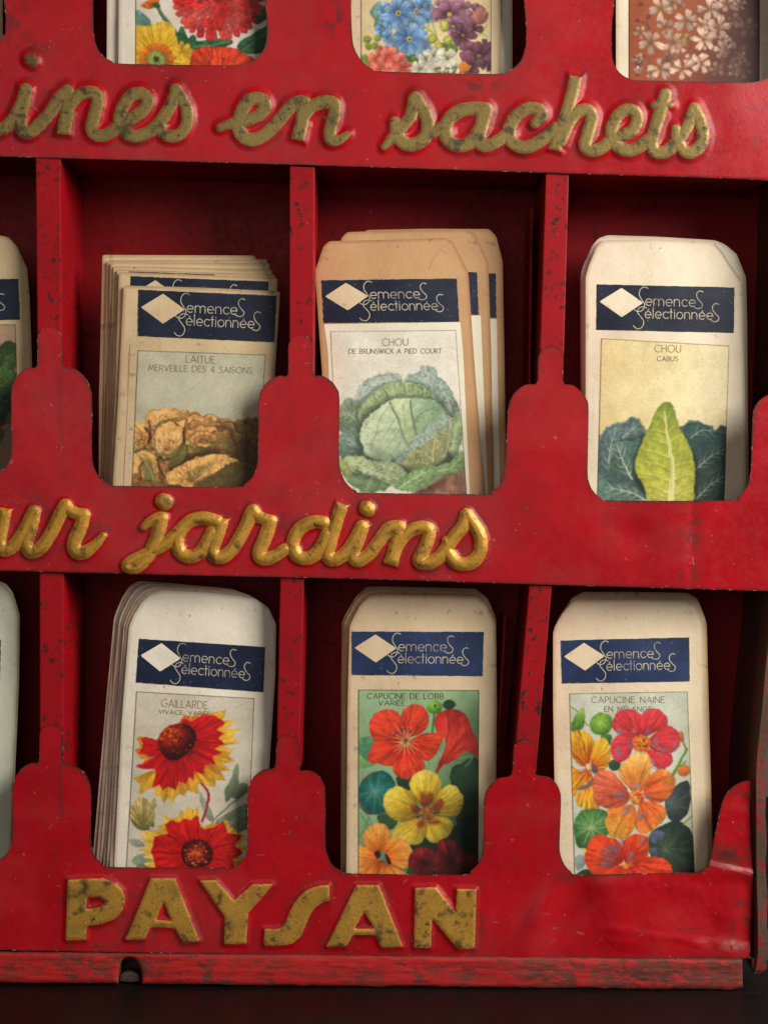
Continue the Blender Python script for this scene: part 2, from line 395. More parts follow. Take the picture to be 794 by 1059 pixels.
def text_lines(s, x0, x1, y0, y1, slope=0., gap=.24):
    L, w = set_text(s, gap); k = (x1-x0)/w
    return [np.array([(x0+a*k, y0+b*(y1-y0)+slope*a*k) for a, b in l]) for l in L]
def logo_lines():
    """the two-line trade mark lettering, in coordinates u,v of its dark band"""
    raw = []
    raw += [cr([(316, 252), (300, 247), (285, 258), (281, 280), (292, 300), (303, 318), (298, 338), (282, 348), (264, 343), (262, 335)], 5, False)]
    raw += [cr([(312, 333), (296, 328), (279, 336), (275, 352), (287, 368), (299, 385), (298, 404), (285, 418), (268, 416), (258, 406)], 5, False)]
    raw += text_lines('emence', 307, 512, 295, 322.5, 0, .26)
    raw += [cr([(542, 262), (530, 258), (518, 266), (517, 282), (527, 298), (540, 312), (535, 327), (518, 330), (506, 324)], 5, False)]
    raw += text_lines('électionnée', 305, 584, 347, 374, 0, .24)
    raw += [cr([(607, 311), (594, 308), (583, 318), (583, 334), (594, 350), (608, 364), (603, 379), (588, 383), (576, 377)], 5, False)]
    return [np.stack([(l[:, 0]-106)/565., (l[:, 1]-240)/187.], 1) for l in raw]
LOGO = logo_lines()
LOGO_DIAMOND = np.array([((x-106)/565., (y-237.5)/187.) for x, y in [(118, 308), (208, 250), (298, 309), (210, 370)]])
def bil(q, uv):
    q = np.asarray(q, float); u = uv[:, :1]; v = uv[:, 1:]
    return (q[0]*(1-u)+q[1]*u)*(1-v) + (q[3]*(1-u)+q[2]*u)*v

# ------------------------------------------------------------------ pictures printed on the packets (painted into vertex colours)
class Art:
    def __init__(s, x0, y0, x1, y1, bg, res=.5, seed=1):
        s.xs = np.arange(x0, x1+res, res); s.ys = np.arange(y0, y1+res, res); s.res = res
        s.X, s.Y = np.meshgrid(s.xs, s.ys); s.seed = seed; s.k = 0
        s.im = np.ones(s.X.shape+(3,))*np.array(bg)/255.; s.tr = lambda p: np.asarray(p, float)
    def at(s, x, y, sc): s.tr = crop(x, y, sc); s.sc = sc; return s
    def win(s, P_, m=3):
        i0, i1 = np.searchsorted(s.xs, [P_[:, 0].min()-m, P_[:, 0].max()+m]); j0, j1 = np.searchsorted(s.ys, [P_[:, 1].min()-m, P_[:, 1].max()+m])
        return slice(max(j0, 0), j1), slice(max(i0, 0), i1)
    def wash(s, f, col):
        """f(X,Y)->alpha"""
        a = f(s.X, s.Y)[..., NY]; s.im = s.im*(1-a)+np.array(col)/255.*a
    def poly(s, pts, col, cen=None, cols=None, streak=0., nst=16, edge=.25, tex=.12, shade=.15, smooth=3, feather=.9, alpha=1., rough=0., cell=4., warp=.0):
        s.k += 1; sd = s.seed*97+s.k
        Q = s.tr(pts); Q = cr(Q, smooth) if smooth else Q
        w = s.win(Q)
        if s.xs[w[1]].size < 2 or s.ys[w[0]].size < 2: return
        X, Y = s.X[w], s.Y[w]
        S = poly_sdf(s.xs[w[1]], s.ys[w[0]], [Q], 30.)
        if rough: S = S + rough*(fbm(X, Y, 2.6, sd, 2)-.5)*2
        m = np.clip(.5 - S/feather, 0, 1)*alpha
        c = np.ones(X.shape+(3,))*np.array(col)/255.
        R = max(np.ptp(Q[:, 0]), np.ptp(Q[:, 1]))/2+1e-3; mid = (Q.min(0)+Q.max(0))/2
        if cen is not None:
            C = s.tr([cen])[0]; dx, dy = X-C[0], Y-C[1]; r = np.hypot(dx, dy); rm = np.hypot(*(Q-C).T).max()
            t = np.clip(r/rm, 0, 1); an = np.arctan2(dy, dx)
            if cols is not None:
                cc = np.array(cols)/255.; n = len(cc)-1; tt = np.clip(t + .16*(vnoise(an*nst/2.2, r*.03, 1, sd)-.5), 0, .9999)*n; i = tt.astype(int); f = (tt-i)[..., NY]
                c = cc[i]*(1-f)+cc[i+1]*f
            if streak:
                st = vnoise(an*nst, r*.05, 1., sd+1)-.5; st2 = vnoise(an*nst*2.3, r*.08, 1., sd+2)-.5
                c = c*(1+streak*(st*1.2+st2*.8)*(1-.3*t))[..., NY]
        if warp:
            v = fbm(X, Y, cell*1.6, sd+3, 3); c = c*(1+warp*(np.abs(np.sin((v*9+(X+Y)*.05)*3.1))-.6))[..., NY]
        if tex: c = c*(1+tex*2*(fbm(X, Y, cell, sd+5, 3)-.5))[..., NY]
        if shade: c = c*(1-shade*np.clip(((X-mid[0])*.5+(Y-mid[1])*.8)/R, -1, 1))[..., NY]
        if edge: c = c*(1-.62*edge*(.15+1.0*vnoise(X, Y, 5., sd+8))*np.exp(np.minimum(S, 0)/1.2))[..., NY]
        if cen is not None and streak > .15:       # brush strokes along the petal
            rg = np.random.default_rng(sd+11); Cn = s.tr([cen])[0]; nd = int(np.clip(m.sum()*s.res**2/22., 3, 70))
            for k in range(nd):
                a, b = rg.uniform(Q.min(0), Q.max(0)), rg.random(); v = a-Cn; L = np.hypot(*v)+1e-6; v = v/L; e = a+v*rg.uniform(1.5, 5)+rg.normal(size=2)*.5
                d = seg_dist(X, Y, a, e, .15, .15+.5*rg.random()); mk = (np.clip(.6-d/1.1, 0, 1)*rg.uniform(.25, .6))[..., NY]
                f = rg.uniform(.55, .8) if b < .5 else rg.uniform(1.15, 1.4); c = c*(1-mk)+np.clip(c*f+(.04 if f > 1 else 0), 0, 1)*mk
        s.im[w] = s.im[w]*(1-m[..., NY]) + np.clip(c, 0, 1)*m[..., NY]
    def line(s, pts, w_, col, alpha=1., smooth=4, w2=None, feather=.8):
        Q = s.tr(pts); Q = cr(Q, smooth, False) if smooth and len(Q) > 2 else Q
        n = len(Q); r = np.linspace(w_, w2 if w2 is not None else w_, n)/2.
        w = s.win(Q, 4)
        if s.xs[w[1]].size < 2 or s.ys[w[0]].size < 2: return
        S = np.full(s.X[w].shape, 9.)
        for i in range(n-1): S = np.minimum(S, seg_dist(s.X[w], s.Y[w], Q[i], Q[i+1], r[i], r[i+1]))
        m = (np.clip(.5-S/feather, 0, 1)*alpha)[..., NY]; s.im[w] = s.im[w]*(1-m)+np.array(col)/255.*m
    def dots(s, cen, rx, ry, n, size, cols, seed=0, ring=0.):
        r = np.random.default_rng(seed+5); C = np.array(cen, float)
        for i in range(n):
            a = r.random()*6.283; q = ring+(1-ring)*math.sqrt(r.random()); p = C+np.array([rx*q*math.cos(a), ry*q*math.sin(a)])
            d = size*(.6+.8*r.random())/2; s.line([p, p+[d*.4, d*.2]], d/ (s.sc/2.), cols[r.integers(len(cols))], .9, 0)
    def rays(s, cen, r0, r1, n, w_, col, alpha=.8, seed=0, a0=0, a1=360, jit=.3):
        r = np.random.default_rng(seed+3)
        for i in range(n):
            a = math.radians(a0+(a1-a0)*(i+.5*r.random())/n); q = r1*(1-jit*r.random())
            s.line([(cen[0]+r0*math.cos(a), cen[1]-r0*math.sin(a)), (cen[0]+q*math.cos(a), cen[1]-q*math.sin(a))], w_, col, alpha, 0, w_*.4)
    def flower(s, cen, r, n, cols, rot=0., wid=.62, notch=.0, seed=0, squash=1., centre=None, edge=.3, streak=.3, cr_=.16):
        rr = np.random.default_rng(seed+1); C = np.array(cen, float)
        for i in rr.permutation(n):
            a = math.radians(rot+360./n*i+rr.uniform(-9, 9)); L = r*rr.uniform(.85, 1.1); wd = L*wid*rr.uniform(.8, 1.1)
            prof = [(.06, .08), (.35, .30), (.65, .50), (.88, .46), (1.0, .22), (1.0-notch, 0.), (1.0, -.22), (.88, -.46), (.65, -.50), (.35, -.30), (.06, -.08)]
            pts = [(C[0]+L*t*math.cos(a)-wd*q*math.sin(a), C[1]-squash*(L*t*math.sin(a)+wd*q*math.cos(a))) for t, q in prof]
            v = rr.uniform(.82, 1.1); s.poly(pts, cols[0], cen, [tuple(min(255, x*v) for x in c) for c in cols], streak, 10, edge, .08, .12, 2)
        if centre:
            for (c, k) in centre: s.poly([(C[0]+r*cr_*k*math.cos(t), C[1]-r*cr_*k*math.sin(t)) for t in np.linspace(0, 5.5, 8)], c, smooth=2, edge=.2)
    def veins(s, path, n, spread, w_, col, alpha=.7, side=2):
        """mid rib with side veins; path in crop coordinates"""
        Q = cr(path, 6, False); s.line(path, w_*1.5, col, alpha, 6, w_*.6)
        for i in range(1, n+1):
            k = int(len(Q)*i/(n+1.3)); k2 = min(k+3, len(Q)-1); d = Q[k2]-Q[k]; d = d/(np.hypot(*d)+1e-6); nn = np.array([-d[1], d[0]])
            for sg in ((1, -1) if side == 2 else (side,)):
                s.line([Q[k], Q[k]+d*spread*.45+nn*sg*spread*.45, Q[k]+d*spread*1.05+nn*sg*spread*.8], w_, col, alpha*.8, 3, w_*.3)
    def finish(s, frame, line=(70, 58, 46), lw=.8, grain=.025):
        dx = (fbm(s.X, s.Y, 7, s.seed+50, 3)-.5)*2.6; dy = (fbm(s.X, s.Y, 7, s.seed+60, 3)-.5)*2.6
        gx = np.clip((s.X+dx-s.xs[0])/s.res, 0, len(s.xs)-1.001); gy = np.clip((s.Y+dy-s.ys[0])/s.res, 0, len(s.ys)-1.001)
        i = gx.astype(int); j = gy.astype(int); gx = (gx-i)[..., NY]; gy = (gy-j)[..., NY]; m_ = s.im
        s.im = (m_[j, i]*(1-gx)+m_[j, i+1]*gx)*(1-gy)+(m_[j+1, i]*(1-gx)+m_[j+1, i+1]*gx)*gy
        for _ in range(2): p_ = np.pad(s.im, ((1, 1), (1, 1), (0, 0)), 'edge'); s.im = .44*s.im+.14*(p_[:-2, 1:-1]+p_[2:, 1:-1]+p_[1:-1, :-2]+p_[1:-1, 2:])
        s.im = s.im*(1+.10*(fbm(s.X, s.Y, 9, s.seed+70, 3)-.5)[..., NY])
        S = poly_sdf(s.xs, s.ys, [np.array(frame)], 4.)
        m = np.clip(.5-(np.abs(S+.45)-lw/2)/.6, 0, 1)[..., NY]*.85; s.im = s.im*(1-m)+np.array(line)/255.*m
        s.im = s.im*(1+grain*2*(fbm(s.X, s.Y, 1.6, s.seed, 2)-.5)[..., NY])
        return s
    def sample(s):
        L = lin(np.clip(s.im, 0, 1))*.95
        def f(X, Y):
            x = np.clip((X-s.xs[0])/s.res, 0, len(s.xs)-1.001); y = np.clip((Y-s.ys[0])/s.res, 0, len(s.ys)-1.001)
            i = x.astype(int); j = y.astype(int); fx = (x-i)[:, NY]; fy = (y-j)[:, NY]
            return (L[j, i]*(1-fx)+L[j, i+1]*fx)*(1-fy)+(L[j+1, i]*(1-fx)+L[j+1, i+1]*fx)*fy
        return f
def soft(A, pts, col, alpha, f=7.):
    A.poly(pts, col, edge=0, tex=0, shade=0, feather=f, alpha=alpha)
def desat(A, k):
    g = A.im.mean(-1, keepdims=True); A.im = A.im*(1-k)+g*k
def art_gaillarde():
    A = Art(126, 712, 268, 912, (222, 214, 196), seed=3).at(85, 710, 3.97)
    A.poly([(600, 405), (635, 318), (642, 400), (625, 440), (590, 478), (583, 430)], (122, 138, 112), tex=.2)
    A.poly([(612, 430), (660, 395), (684, 430), (630, 465)], (112, 128, 100), tex=.2)
    A.poly([(545, 565), (600, 520), (690, 485), (700, 570), (640, 605), (590, 595)], (126, 136, 110), tex=.25)
    A.line([(535, 560), (590, 505), (690, 425)], 1.2, (90, 110, 84)); A.poly([(480, 430), (505, 470), (533, 510), (540, 552), (512, 545), (490, 495)], (168, 176, 152))
    A.poly([(190, 632), (230, 632), (258, 655), (215, 662)], (160, 170, 150)); A.poly([(205, 712), (250, 690), (300, 715), (275, 745), (220, 738)], (140, 158, 136)); A.poly([(200, 760), (260, 730), (330, 760), (300, 800), (210, 800)], (110, 130, 105))
    A.line([(485, 400), (516, 440), (511, 500), (490, 556)], 2.2, (165, 30, 52))
    # upper bloom
    Y1 = [(215, 265), (240, 250), (222, 222), (235, 208), (300, 225), (330, 200), (400, 150), (420, 120), (450, 128), (480, 115), (520, 112), (590, 96), (582, 128), (570, 140), (635, 146), (600, 170), (580, 178), (650, 175), (615, 205), (645, 235), (600, 240), (575, 252), (620, 262), (600, 285), (628, 312), (590, 318), (575, 322), (608, 345), (565, 350), (590, 390), (548, 385), (545, 418), (515, 412), (480, 400), (474, 445), (432, 430), (420, 455), (400, 440), (388, 452), (372, 482), (352, 455), (335, 482), (325, 452), (298, 455), (300, 420), (275, 420), (235, 448), (238, 405), (210, 378), (250, 362), (300, 350), (290, 330), (218, 335), (262, 305), (290, 292), (240, 298)]
    A.poly(Y1, (238, 180, 50), (390, 240), [(180, 40, 20), (215, 90, 30), (238, 170, 48), (248, 205, 80)], .35, 26, .3, .1, .12, 0)
    R1 = [(318, 225), (262, 210), (238, 216), (250, 240), (232, 275), (300, 290), (218, 333), (268, 345), (302, 345), (290, 420), (318, 408), (332, 430), (352, 412), (385, 425), (397, 392), (425, 402), (440, 378), (458, 388), (460, 350), (500, 365), (500, 325), (545, 322), (535, 290), (575, 275), (540, 255), (585, 236), (560, 215), (585, 195), (552, 182), (590, 150), (540, 122), (500, 116), (470, 130), (450, 150), (420, 138), (400, 165)]
    A.poly(R1, (205, 22, 30), (390, 240), [(120, 8, 14), (176, 12, 22), (212, 24, 30), (205, 18, 26)], .38, 20, .18, .1, .1, 0)
    for a, b in [((330, 280), (262, 305)), ((350, 300), (300, 350)), ((385, 305), (392, 395)), ((432, 285), (460, 352)), ((458, 255), (520, 312)), ((466, 225), (560, 238)), ((462, 185), (480, 130)), ((318, 262), (262, 300))]: A.line([a, b], 1.0, (120, 6, 14), .75, 0, .3)
    for a, b in [((360, 320), (340, 400)), ((370, 315), (365, 400)), ((420, 300), (430, 370)), ((480, 260), (530, 285)), ((500, 180), (540, 150))]: A.line([a, b], .9, (236, 80, 80), .45, 0, .3)
    A.poly([(313, 235), (325, 190), (355, 165), (400, 157), (442, 165), (468, 195), (462, 240), (435, 275), (390, 306), (350, 300), (325, 275)], (64, 10, 14), (365, 205), [(190, 60, 24), (150, 34, 20), (84, 12, 16), (48, 6, 12)], .5, 30, .25, .4, .25, 2, cell=1.6)
    A.dots((362, 205), 42, 34, 46, 7, [(226, 120, 40), (200, 70, 30), (150, 30, 20)], 1); A.dots((415, 240), 52, 52, 60, 6, [(40, 4, 10), (110, 18, 22), (90, 10, 16), (170, 50, 40)], 2)
    # bud
    A.poly([(194, 520), (212, 478), (240, 458), (272, 470), (296, 520), (297, 555), (270, 582), (230, 576), (200, 550)], (196, 172, 104), (250, 580), [(140, 140, 70), (190, 168, 100), (206, 184, 120)], .5, 14, .3)
    A.rays((250, 580), 12, 120, 9, 1.0, (122, 112, 60), .7, 3, 58, 128)
    A.poly([(198, 545), (240, 580), (275, 580), (296, 558), (292, 585), (262, 596), (220, 582)], (110, 122, 66)); A.poly([(300, 455), (285, 480), (280, 505), (300, 500)], (200, 180, 120))
    A.line([(282, 585), (320, 600), (375, 622)], 3.2, (214, 206, 190)); A.line([(282, 592), (320, 609), (372, 630)], .8, (150, 120, 110))
    # lower bloom
    Y2 = [(238, 602), (270, 600), (292, 592), (330, 602), (303, 575), (342, 570), (328, 528), (366, 545), (396, 540), (400, 512), (425, 518), (434, 492), (455, 510), (476, 498), (480, 560), (500, 582), (540, 562), (562, 575), (590, 550), (612, 580), (640, 605), (675, 620), (645, 650), (685, 670), (640, 690), (672, 720), (640, 740), (660, 790), (600, 830), (400, 850), (300, 820), (275, 780), (290, 750), (252, 735), (292, 716), (245, 700), (282, 690), (232, 676), (272, 650), (240, 636), (268, 625)]
    A.poly(Y2, (240, 186, 60), (470, 690), [(200, 60, 24), (225, 120, 36), (240, 180, 56), (248, 212, 96)], .35, 26, .3, .1, .1, 0)
    R2 = [(284, 680), (300, 620), (352, 606), (340, 572), (362, 552), (395, 560), (420, 545), (450, 552), (472, 530), (482, 575), (505, 590), (545, 580), (578, 556), (598, 604), (655, 612), (630, 655), (660, 690), (620, 715), (630, 780), (470, 830), (330, 800), (300, 750)]
    A.poly(R2, (208, 20, 24), (470, 690), [(120, 8, 14), (190, 14, 20), (214, 26, 28), (196, 14, 22)], .35, 20, .2, .1, .05, 0)
    for a, b in [((420, 660), (352, 610)), ((440, 640), (425, 560)), ((480, 630), (478, 560)), ((515, 640), (550, 585)), ((530, 670), (630, 640)), ((410, 690), (300, 680)), ((530, 710), (630, 720)), ((390, 632), (340, 610))]: A.line([a, b], 1.1, (110, 4, 12), .8, 0, .3)
    A.poly([(405, 690), (415, 655), (440, 635), (480, 628), (515, 645), (535, 675), (530, 720), (500, 745), (440, 745), (412, 725)], (110, 20, 18), (470, 690), [(206, 84, 40), (170, 50, 30), (90, 14, 16), (60, 8, 12)], .5, 30, .2, .4, .1, 2, cell=1.6)
    A.dots((472, 690), 54, 50, 90, 6, [(220, 110, 50), (240, 150, 80), (150, 30, 22), (70, 8, 14)], 4)
    return A.finish([(140.9, 715.5), (263.3, 722.6), (255.6, 910), (129.6, 910)])
def art_lobb():
    A = Art(367, 710, 499, 918, (150, 186, 142), seed=5).at(340, 705, 3.971)
    A.wash(lambda X, Y: sst(440, 500, X+.35*(Y-760))*.8, (66, 96, 66)); A.wash(lambda X, Y: sst(840, 900, Y)*.5, (60, 90, 60)); A.wash(lambda X, Y: sst(745, 712, Y)*.45*(fbm(X, Y, 12, 4)+.3), (178, 206, 168))
    A.poly([(500, 370), (540, 338), (625, 345), (630, 800), (420, 800), (470, 650), (545, 560), (505, 450)], (30, 52, 38), tex=.35, cell=9)
    A.poly([(500, 380), (545, 345), (600, 355), (618, 420), (600, 470), (540, 450), (505, 430)], (34, 66, 44), edge=.4); A.poly([(520, 560), (580, 500), (630, 520), (625, 620), (560, 640)], (38, 68, 48), edge=.4)
    A.poly([(120, 245), (160, 226), (192, 240), (188, 290), (192, 335), (150, 355), (120, 340)], (86, 150, 112), tex=.2); A.poly([(122, 300), (160, 330), (200, 330), (160, 352), (122, 350)], (126, 176, 110))
    for L in [[(130, 545), (150, 575), (168, 600)], [(125, 520), (165, 560), (175, 590)], [(125, 640), (150, 600), (165, 560)], [(380, 330), (410, 360), (400, 300)], [(440, 250), (470, 245), (455, 290)], [(540, 320), (590, 310), (560, 350)]]: A.line(L, 1.6, (96, 152, 96), .8)
    A.poly([(195, 560), (235, 545), (280, 560), (275, 600), (230, 610)], (54, 90, 62), edge=.4); A.poly([(275, 400), (310, 388), (350, 400), (344, 445), (300, 448)], (38, 66, 48)); A.poly([(335, 660), (400, 640), (460, 660), (440, 720), (350, 720)], (30, 50, 36))
    A.line([(430, 130), (428, 180), (422, 220)], 2.2, (62, 116, 62)); A.line([(475, 330), (488, 360), (480, 400)], 1.6, (90, 140, 90), .7)
    A.poly([(402, 105), (415, 84), (440, 80), (462, 98), (458, 125), (432, 136), (408, 126)], (116, 172, 58), (425, 95), [(150, 200, 84), (110, 165, 56), (70, 120, 46)]); A.dots((432, 102), 4, 4, 3, 8, [(30, 60, 30)])
    A.poly([(466, 98), (485, 80), (510, 80), (522, 98), (505, 116), (478, 118)], (36, 66, 44))
    A.poly([(432, 165), (445, 135), (478, 122), (520, 116), (560, 138), (585, 195), (612, 255), (616, 310), (565, 290), (525, 318), (492, 336), (468, 345), (440, 388), (450, 330), (472, 285), (480, 240), (446, 212)], (196, 50, 34), (455, 330), [(150, 30, 24), (206, 60, 40), (196, 48, 36), (140, 26, 24)], .3, 12, .35, .1, .2)
    for L in [[(480, 130), (495, 180), (488, 250)], [(520, 125), (535, 190), (520, 260), (480, 320)], [(560, 150), (565, 210), (590, 280)]]: A.line(L, 1.1, (126, 20, 20), .7, 4, .5)
    A.line([(475, 150), (485, 190), (480, 240)], 1.4, (232, 100, 70), .5)
    A.poly([(121, 470), (130, 420), (165, 380), (215, 368), (255, 388), (273, 430), (266, 490), (240, 532), (190, 550), (140, 536)], (38, 112, 104), (190, 455), [(70, 140, 128), (36, 112, 104), (30, 92, 92)], .2, 10, .35, .2, .1)
    A.rays((190, 455), 6, 80, 10, 1.1, (128, 176, 158), .6, 2); A.line([(122, 480), (135, 520), (165, 545)], 1.6, (140, 70, 80), .7); A.line([(145, 400), (175, 378), (210, 370)], 1.4, (150, 90, 90), .6); A.line([(255, 500), (235, 540), (190, 550)], 1.2, (130, 80, 90), .6)
    rd = [(176, 26, 22), (206, 48, 30), (226, 70, 40), (222, 62, 40)]; C = (315, 245)
    for pts in ([(300, 240), (240, 250), (190, 246), (166, 190), (178, 148), (212, 120), (262, 117), (294, 142), (302, 190)], [(310, 230), (295, 180), (305, 122), (350, 96), (397, 115), (410, 165), (386, 212), (345, 225)], [(330, 250), (380, 220), (430, 210), (472, 225), (456, 270), (430, 312), (390, 326), (350, 290)], [(318, 265), (360, 300), (392, 340), (386, 386), (340, 400), (288, 396), (261, 360), (280, 310)], [(300, 258), (296, 300), (260, 347), (200, 341), (158, 326), (170, 280), (188, 248), (250, 243)]):
        A.poly(pts, rd[2], C, rd, .42, 16, .38, .1, .12)
    A.poly([(225, 190), (250, 170), (285, 180), (305, 215), (285, 235), (240, 225)], (204, 52, 36), C, rd, .3, 14, .3)
    A.rays(C, 5, 70, 18, 1.3, (244, 204, 130), .9, 5); A.rays(C, 2, 38, 12, 1.2, (150, 40, 24), .8, 6)
    for c in [(272, 215), (335, 205), (240, 240), (300, 200)]: A.dots(c, 9, 7, 4, 8, [(96, 50, 84), (120, 60, 90)], 3)
    yl = [(126, 60, 26), (186, 146, 40), (214, 184, 58), (222, 200, 84)]; C = (400, 545)
    for pts in ([(395, 520), (345, 470), (332, 420), (355, 380), (400, 365), (442, 380), (460, 420), (440, 480)], [(420, 530), (450, 460), (490, 428), (532, 440), (552, 490), (530, 548), (480, 557), (440, 550)], [(415, 560), (470, 560), (507, 580), (502, 620), (465, 657), (420, 662), (395, 625)], [(395, 570), (400, 630), (370, 670), (310, 670), (264, 647), (262, 610), (300, 580), (350, 563)], [(372, 545), (360, 490), (330, 450), (280, 433), (240, 450), (223, 500), (244, 556), (290, 577), (340, 567)]):
        A.poly(pts, yl[2], C, yl, .22, 14, .4, .08, .22)
    for pts in ([(390, 515), (372, 490), (380, 455), (400, 470), (415, 455), (428, 480), (412, 510)], [(425, 525), (440, 495), (465, 485), (470, 510), (450, 535)], [(415, 570), (440, 570), (460, 580), (430, 590), (405, 585)], [(385, 572), (390, 595), (365, 600), (360, 580)], [(370, 545), (345, 540), (335, 515), (355, 505), (375, 525)]): A.poly(pts, (128, 40, 28), smooth=2, tex=.3, feather=3.0, alpha=.72)
    A.poly([(375, 545), (385, 520), (415, 515), (435, 540), (420, 570), (390, 570)], (150, 96, 40), tex=.4, cell=2); A.line([(360, 515), (380, 530)], 1.6, (40, 60, 36)); A.line([(430, 545), (455, 540)], 1.6, (50, 60, 30)); A.line([(360, 560), (378, 552)], 1.4, (50, 60, 40))
    og = [(190, 70, 24), (226, 120, 40), (238, 156, 66), (240, 168, 84)]; C = (215, 725)
    for pts in ([(212, 740), (250, 760), (335, 800), (180, 830), (190, 770)], [(195, 700), (145, 672), (143, 620), (190, 583), (237, 595), (252, 640), (228, 695)], [(190, 702), (150, 680), (112, 682), (112, 810), (200, 810), (205, 745)], [(230, 705), (218, 660), (260, 640), (322, 663), (347, 710), (322, 768), (255, 760)]):
        A.poly(pts, og[2], C, og, .3, 16, .35, .1, .1)
    A.poly([(186, 705), (205, 695), (215, 715), (198, 728)], (70, 20, 20), smooth=2); A.poly([(228, 715), (245, 722), (258, 752), (240, 750)], (70, 20, 20), smooth=2); A.rays((215, 735), 6, 60, 9, 1.0, (150, 50, 20), .7, 2, 200, 340)
    dr = [(50, 6, 12), (96, 18, 24), (124, 28, 32), (104, 22, 28)]
    for pts, C in (([(322, 770), (335, 710), (380, 683), (432, 698), (440, 760), (400, 810), (330, 810)], (385, 750)), ([(440, 690), (450, 655), (490, 645), (535, 680), (560, 740), (540, 800), (450, 800), (430, 740)], (500, 740)), ([(520, 720), (570, 700), (615, 740), (615, 810), (540, 810)], (560, 780))): A.poly(pts, dr[1], C, dr, .5, 12, .4, .15, .2)
    A.poly([(312, 790), (335, 765), (350, 800), (330, 810)], (44, 80, 46))
    A.wash(lambda X, Y: sst(452, 500, X+.45*(Y-830))*.32, (16, 20, 14))
    return A.finish([(370.4, 713.7), (495.5, 714.4), (494.4, 915), (370.2, 915)], (44, 54, 38))
def art_naine():
    A = Art(585, 712, 724, 918, (214, 220, 204), seed=7).at(560, 705, 3.97)
    A.wash(lambda X, Y: .5*fbm(X, Y, 22, 3), (196, 206, 190)); A.wash(lambda X, Y: sst(690, 716, X)*.3, (150, 150, 120))
    A.line([(120, 106), (160, 135), (200, 186), (300, 178)], 1.0, (110, 150, 80)); A.poly([(121, 206), (124, 165), (150, 125), (176, 113), (179, 160), (165, 196)], (110, 160, 62), (165, 120), [(150, 190, 90), (104, 156, 60), (80, 130, 60)], .3, 10)
    A.poly([(197, 170), (215, 140), (245, 129), (280, 144), (292, 180), (276, 211), (245, 224), (210, 211)], (118, 168, 52), (240, 170), [(150, 190, 80), (116, 168, 50), (90, 140, 48)], .25, 10); A.rays((240, 172), 4, 50, 8, .9, (172, 202, 120), .6, 1)
    A.poly([(243, 225), (286, 220), (282, 262), (255, 252)], (72, 124, 62)); A.poly([(278, 330), (310, 322), (325, 350), (305, 370), (280, 362)], (44, 78, 48)); A.poly([(330, 250), (345, 235), (350, 270)], (60, 90, 60))
    A.line([(597, 280), (562, 340), (535, 396)], 2.6, (96, 136, 60)); A.line([(590, 330), (565, 352)], 1.6, (96, 136, 60)); A.line([(575, 245), (585, 262), (592, 285)], 2.0, (120, 120, 60))
    A.poly([(556, 222), (570, 206), (586, 220), (582, 248), (565, 246)], (176, 112, 62)); A.poly([(556, 365), (578, 345), (606, 350), (608, 378), (585, 392), (562, 384)], (202, 108, 44), tex=.2)
    A.poly([(508, 490), (540, 440), (592, 408), (612, 440), (607, 520), (572, 575), (520, 562)], (46, 58, 60), (530, 510), [(80, 92, 92), (48, 60, 62), (36, 46, 48)], .3, 8); A.rays((530, 500), 4, 90, 5, .9, (96, 108, 104), .6, 4, -60, 80)
    A.poly([(436, 640), (480, 600), (560, 572), (622, 640), (630, 800), (520, 800), (446, 720)], (38, 54, 44), (510, 695), [(60, 80, 60), (40, 58, 46), (28, 42, 34)], .3, 8); A.rays((510, 695), 4, 120, 9, 1.0, (96, 116, 84), .6, 5)
    A.poly([(440, 630), (470, 612), (500, 620), (490, 655), (450, 665)], (84, 92, 120), tex=.3); A.poly([(440, 690), (468, 685), (480, 712), (455, 720)], (84, 90, 118), tex=.3); A.line([(585, 590), (600, 570), (618, 552)], 1.6, (120, 150, 70)); A.line([(432, 630), (436, 680), (432, 720)], 2, (150, 170, 70), .8)
    pk = [(190, 40, 40), (214, 50, 56), (222, 62, 70), (214, 58, 72)]; C = (410, 245)
    for pts in ([(430, 275), (480, 295), (532, 300), (534, 340), (490, 367), (450, 340), (425, 300)], [(400, 232), (345, 226), (298, 202), (290, 160), (320, 123), (372, 116), (407, 140), (413, 192)], [(413, 227), (408, 150), (430, 118), (482, 118), (514, 150), (514, 192), (470, 207)], [(428, 250), (470, 210), (522, 183), (562, 215), (567, 265), (530, 297), (470, 290), (440, 270)], [(397, 250), (370, 280), (360, 312), (310, 337), (283, 290), (294, 240), (330, 213), (382, 225)]): A.poly(pts, pk[2], C, pk, .3, 14, .36, .1, .1)
    vs = [(150, 132, 150), (164, 142, 158), (134, 112, 138)]
    for (x, y, a, b) in [(322, 207, 18, 14), (378, 205, 9, 11), (435, 209, 16, 13), (362, 258, 11, 22), (315, 290, 12, 24), (465, 262, 16, 14), (468, 240, 12, 8), (455, 340, 9, 20), (500, 280, 20, 10), (545, 270, 8, 20), (478, 362, 18, 6)]:
        A.poly([(x+a*math.cos(t)*(1+.3*math.sin(3*t+x)), y+b*math.sin(t)) for t in np.linspace(0, 5.6, 9)], vs[(x+y) % 3], edge=.1, tex=.3, feather=2.6, alpha=.62, smooth=2)
    A.poly([(370, 245), (400, 225), (440, 232), (448, 262), (420, 292), (385, 285)], (216, 110, 44), tex=.35, cell=2, feather=2); A.rays((410, 255), 3, 42, 12, 1.3, (244, 176, 60), .9, 3); A.dots((410, 255), 26, 20, 14, 7, [(170, 50, 24), (130, 40, 20)], 6)
    oy = [(214, 90, 26), (236, 130, 32), (246, 172, 44), (248, 186, 64)]; C = (192, 355)
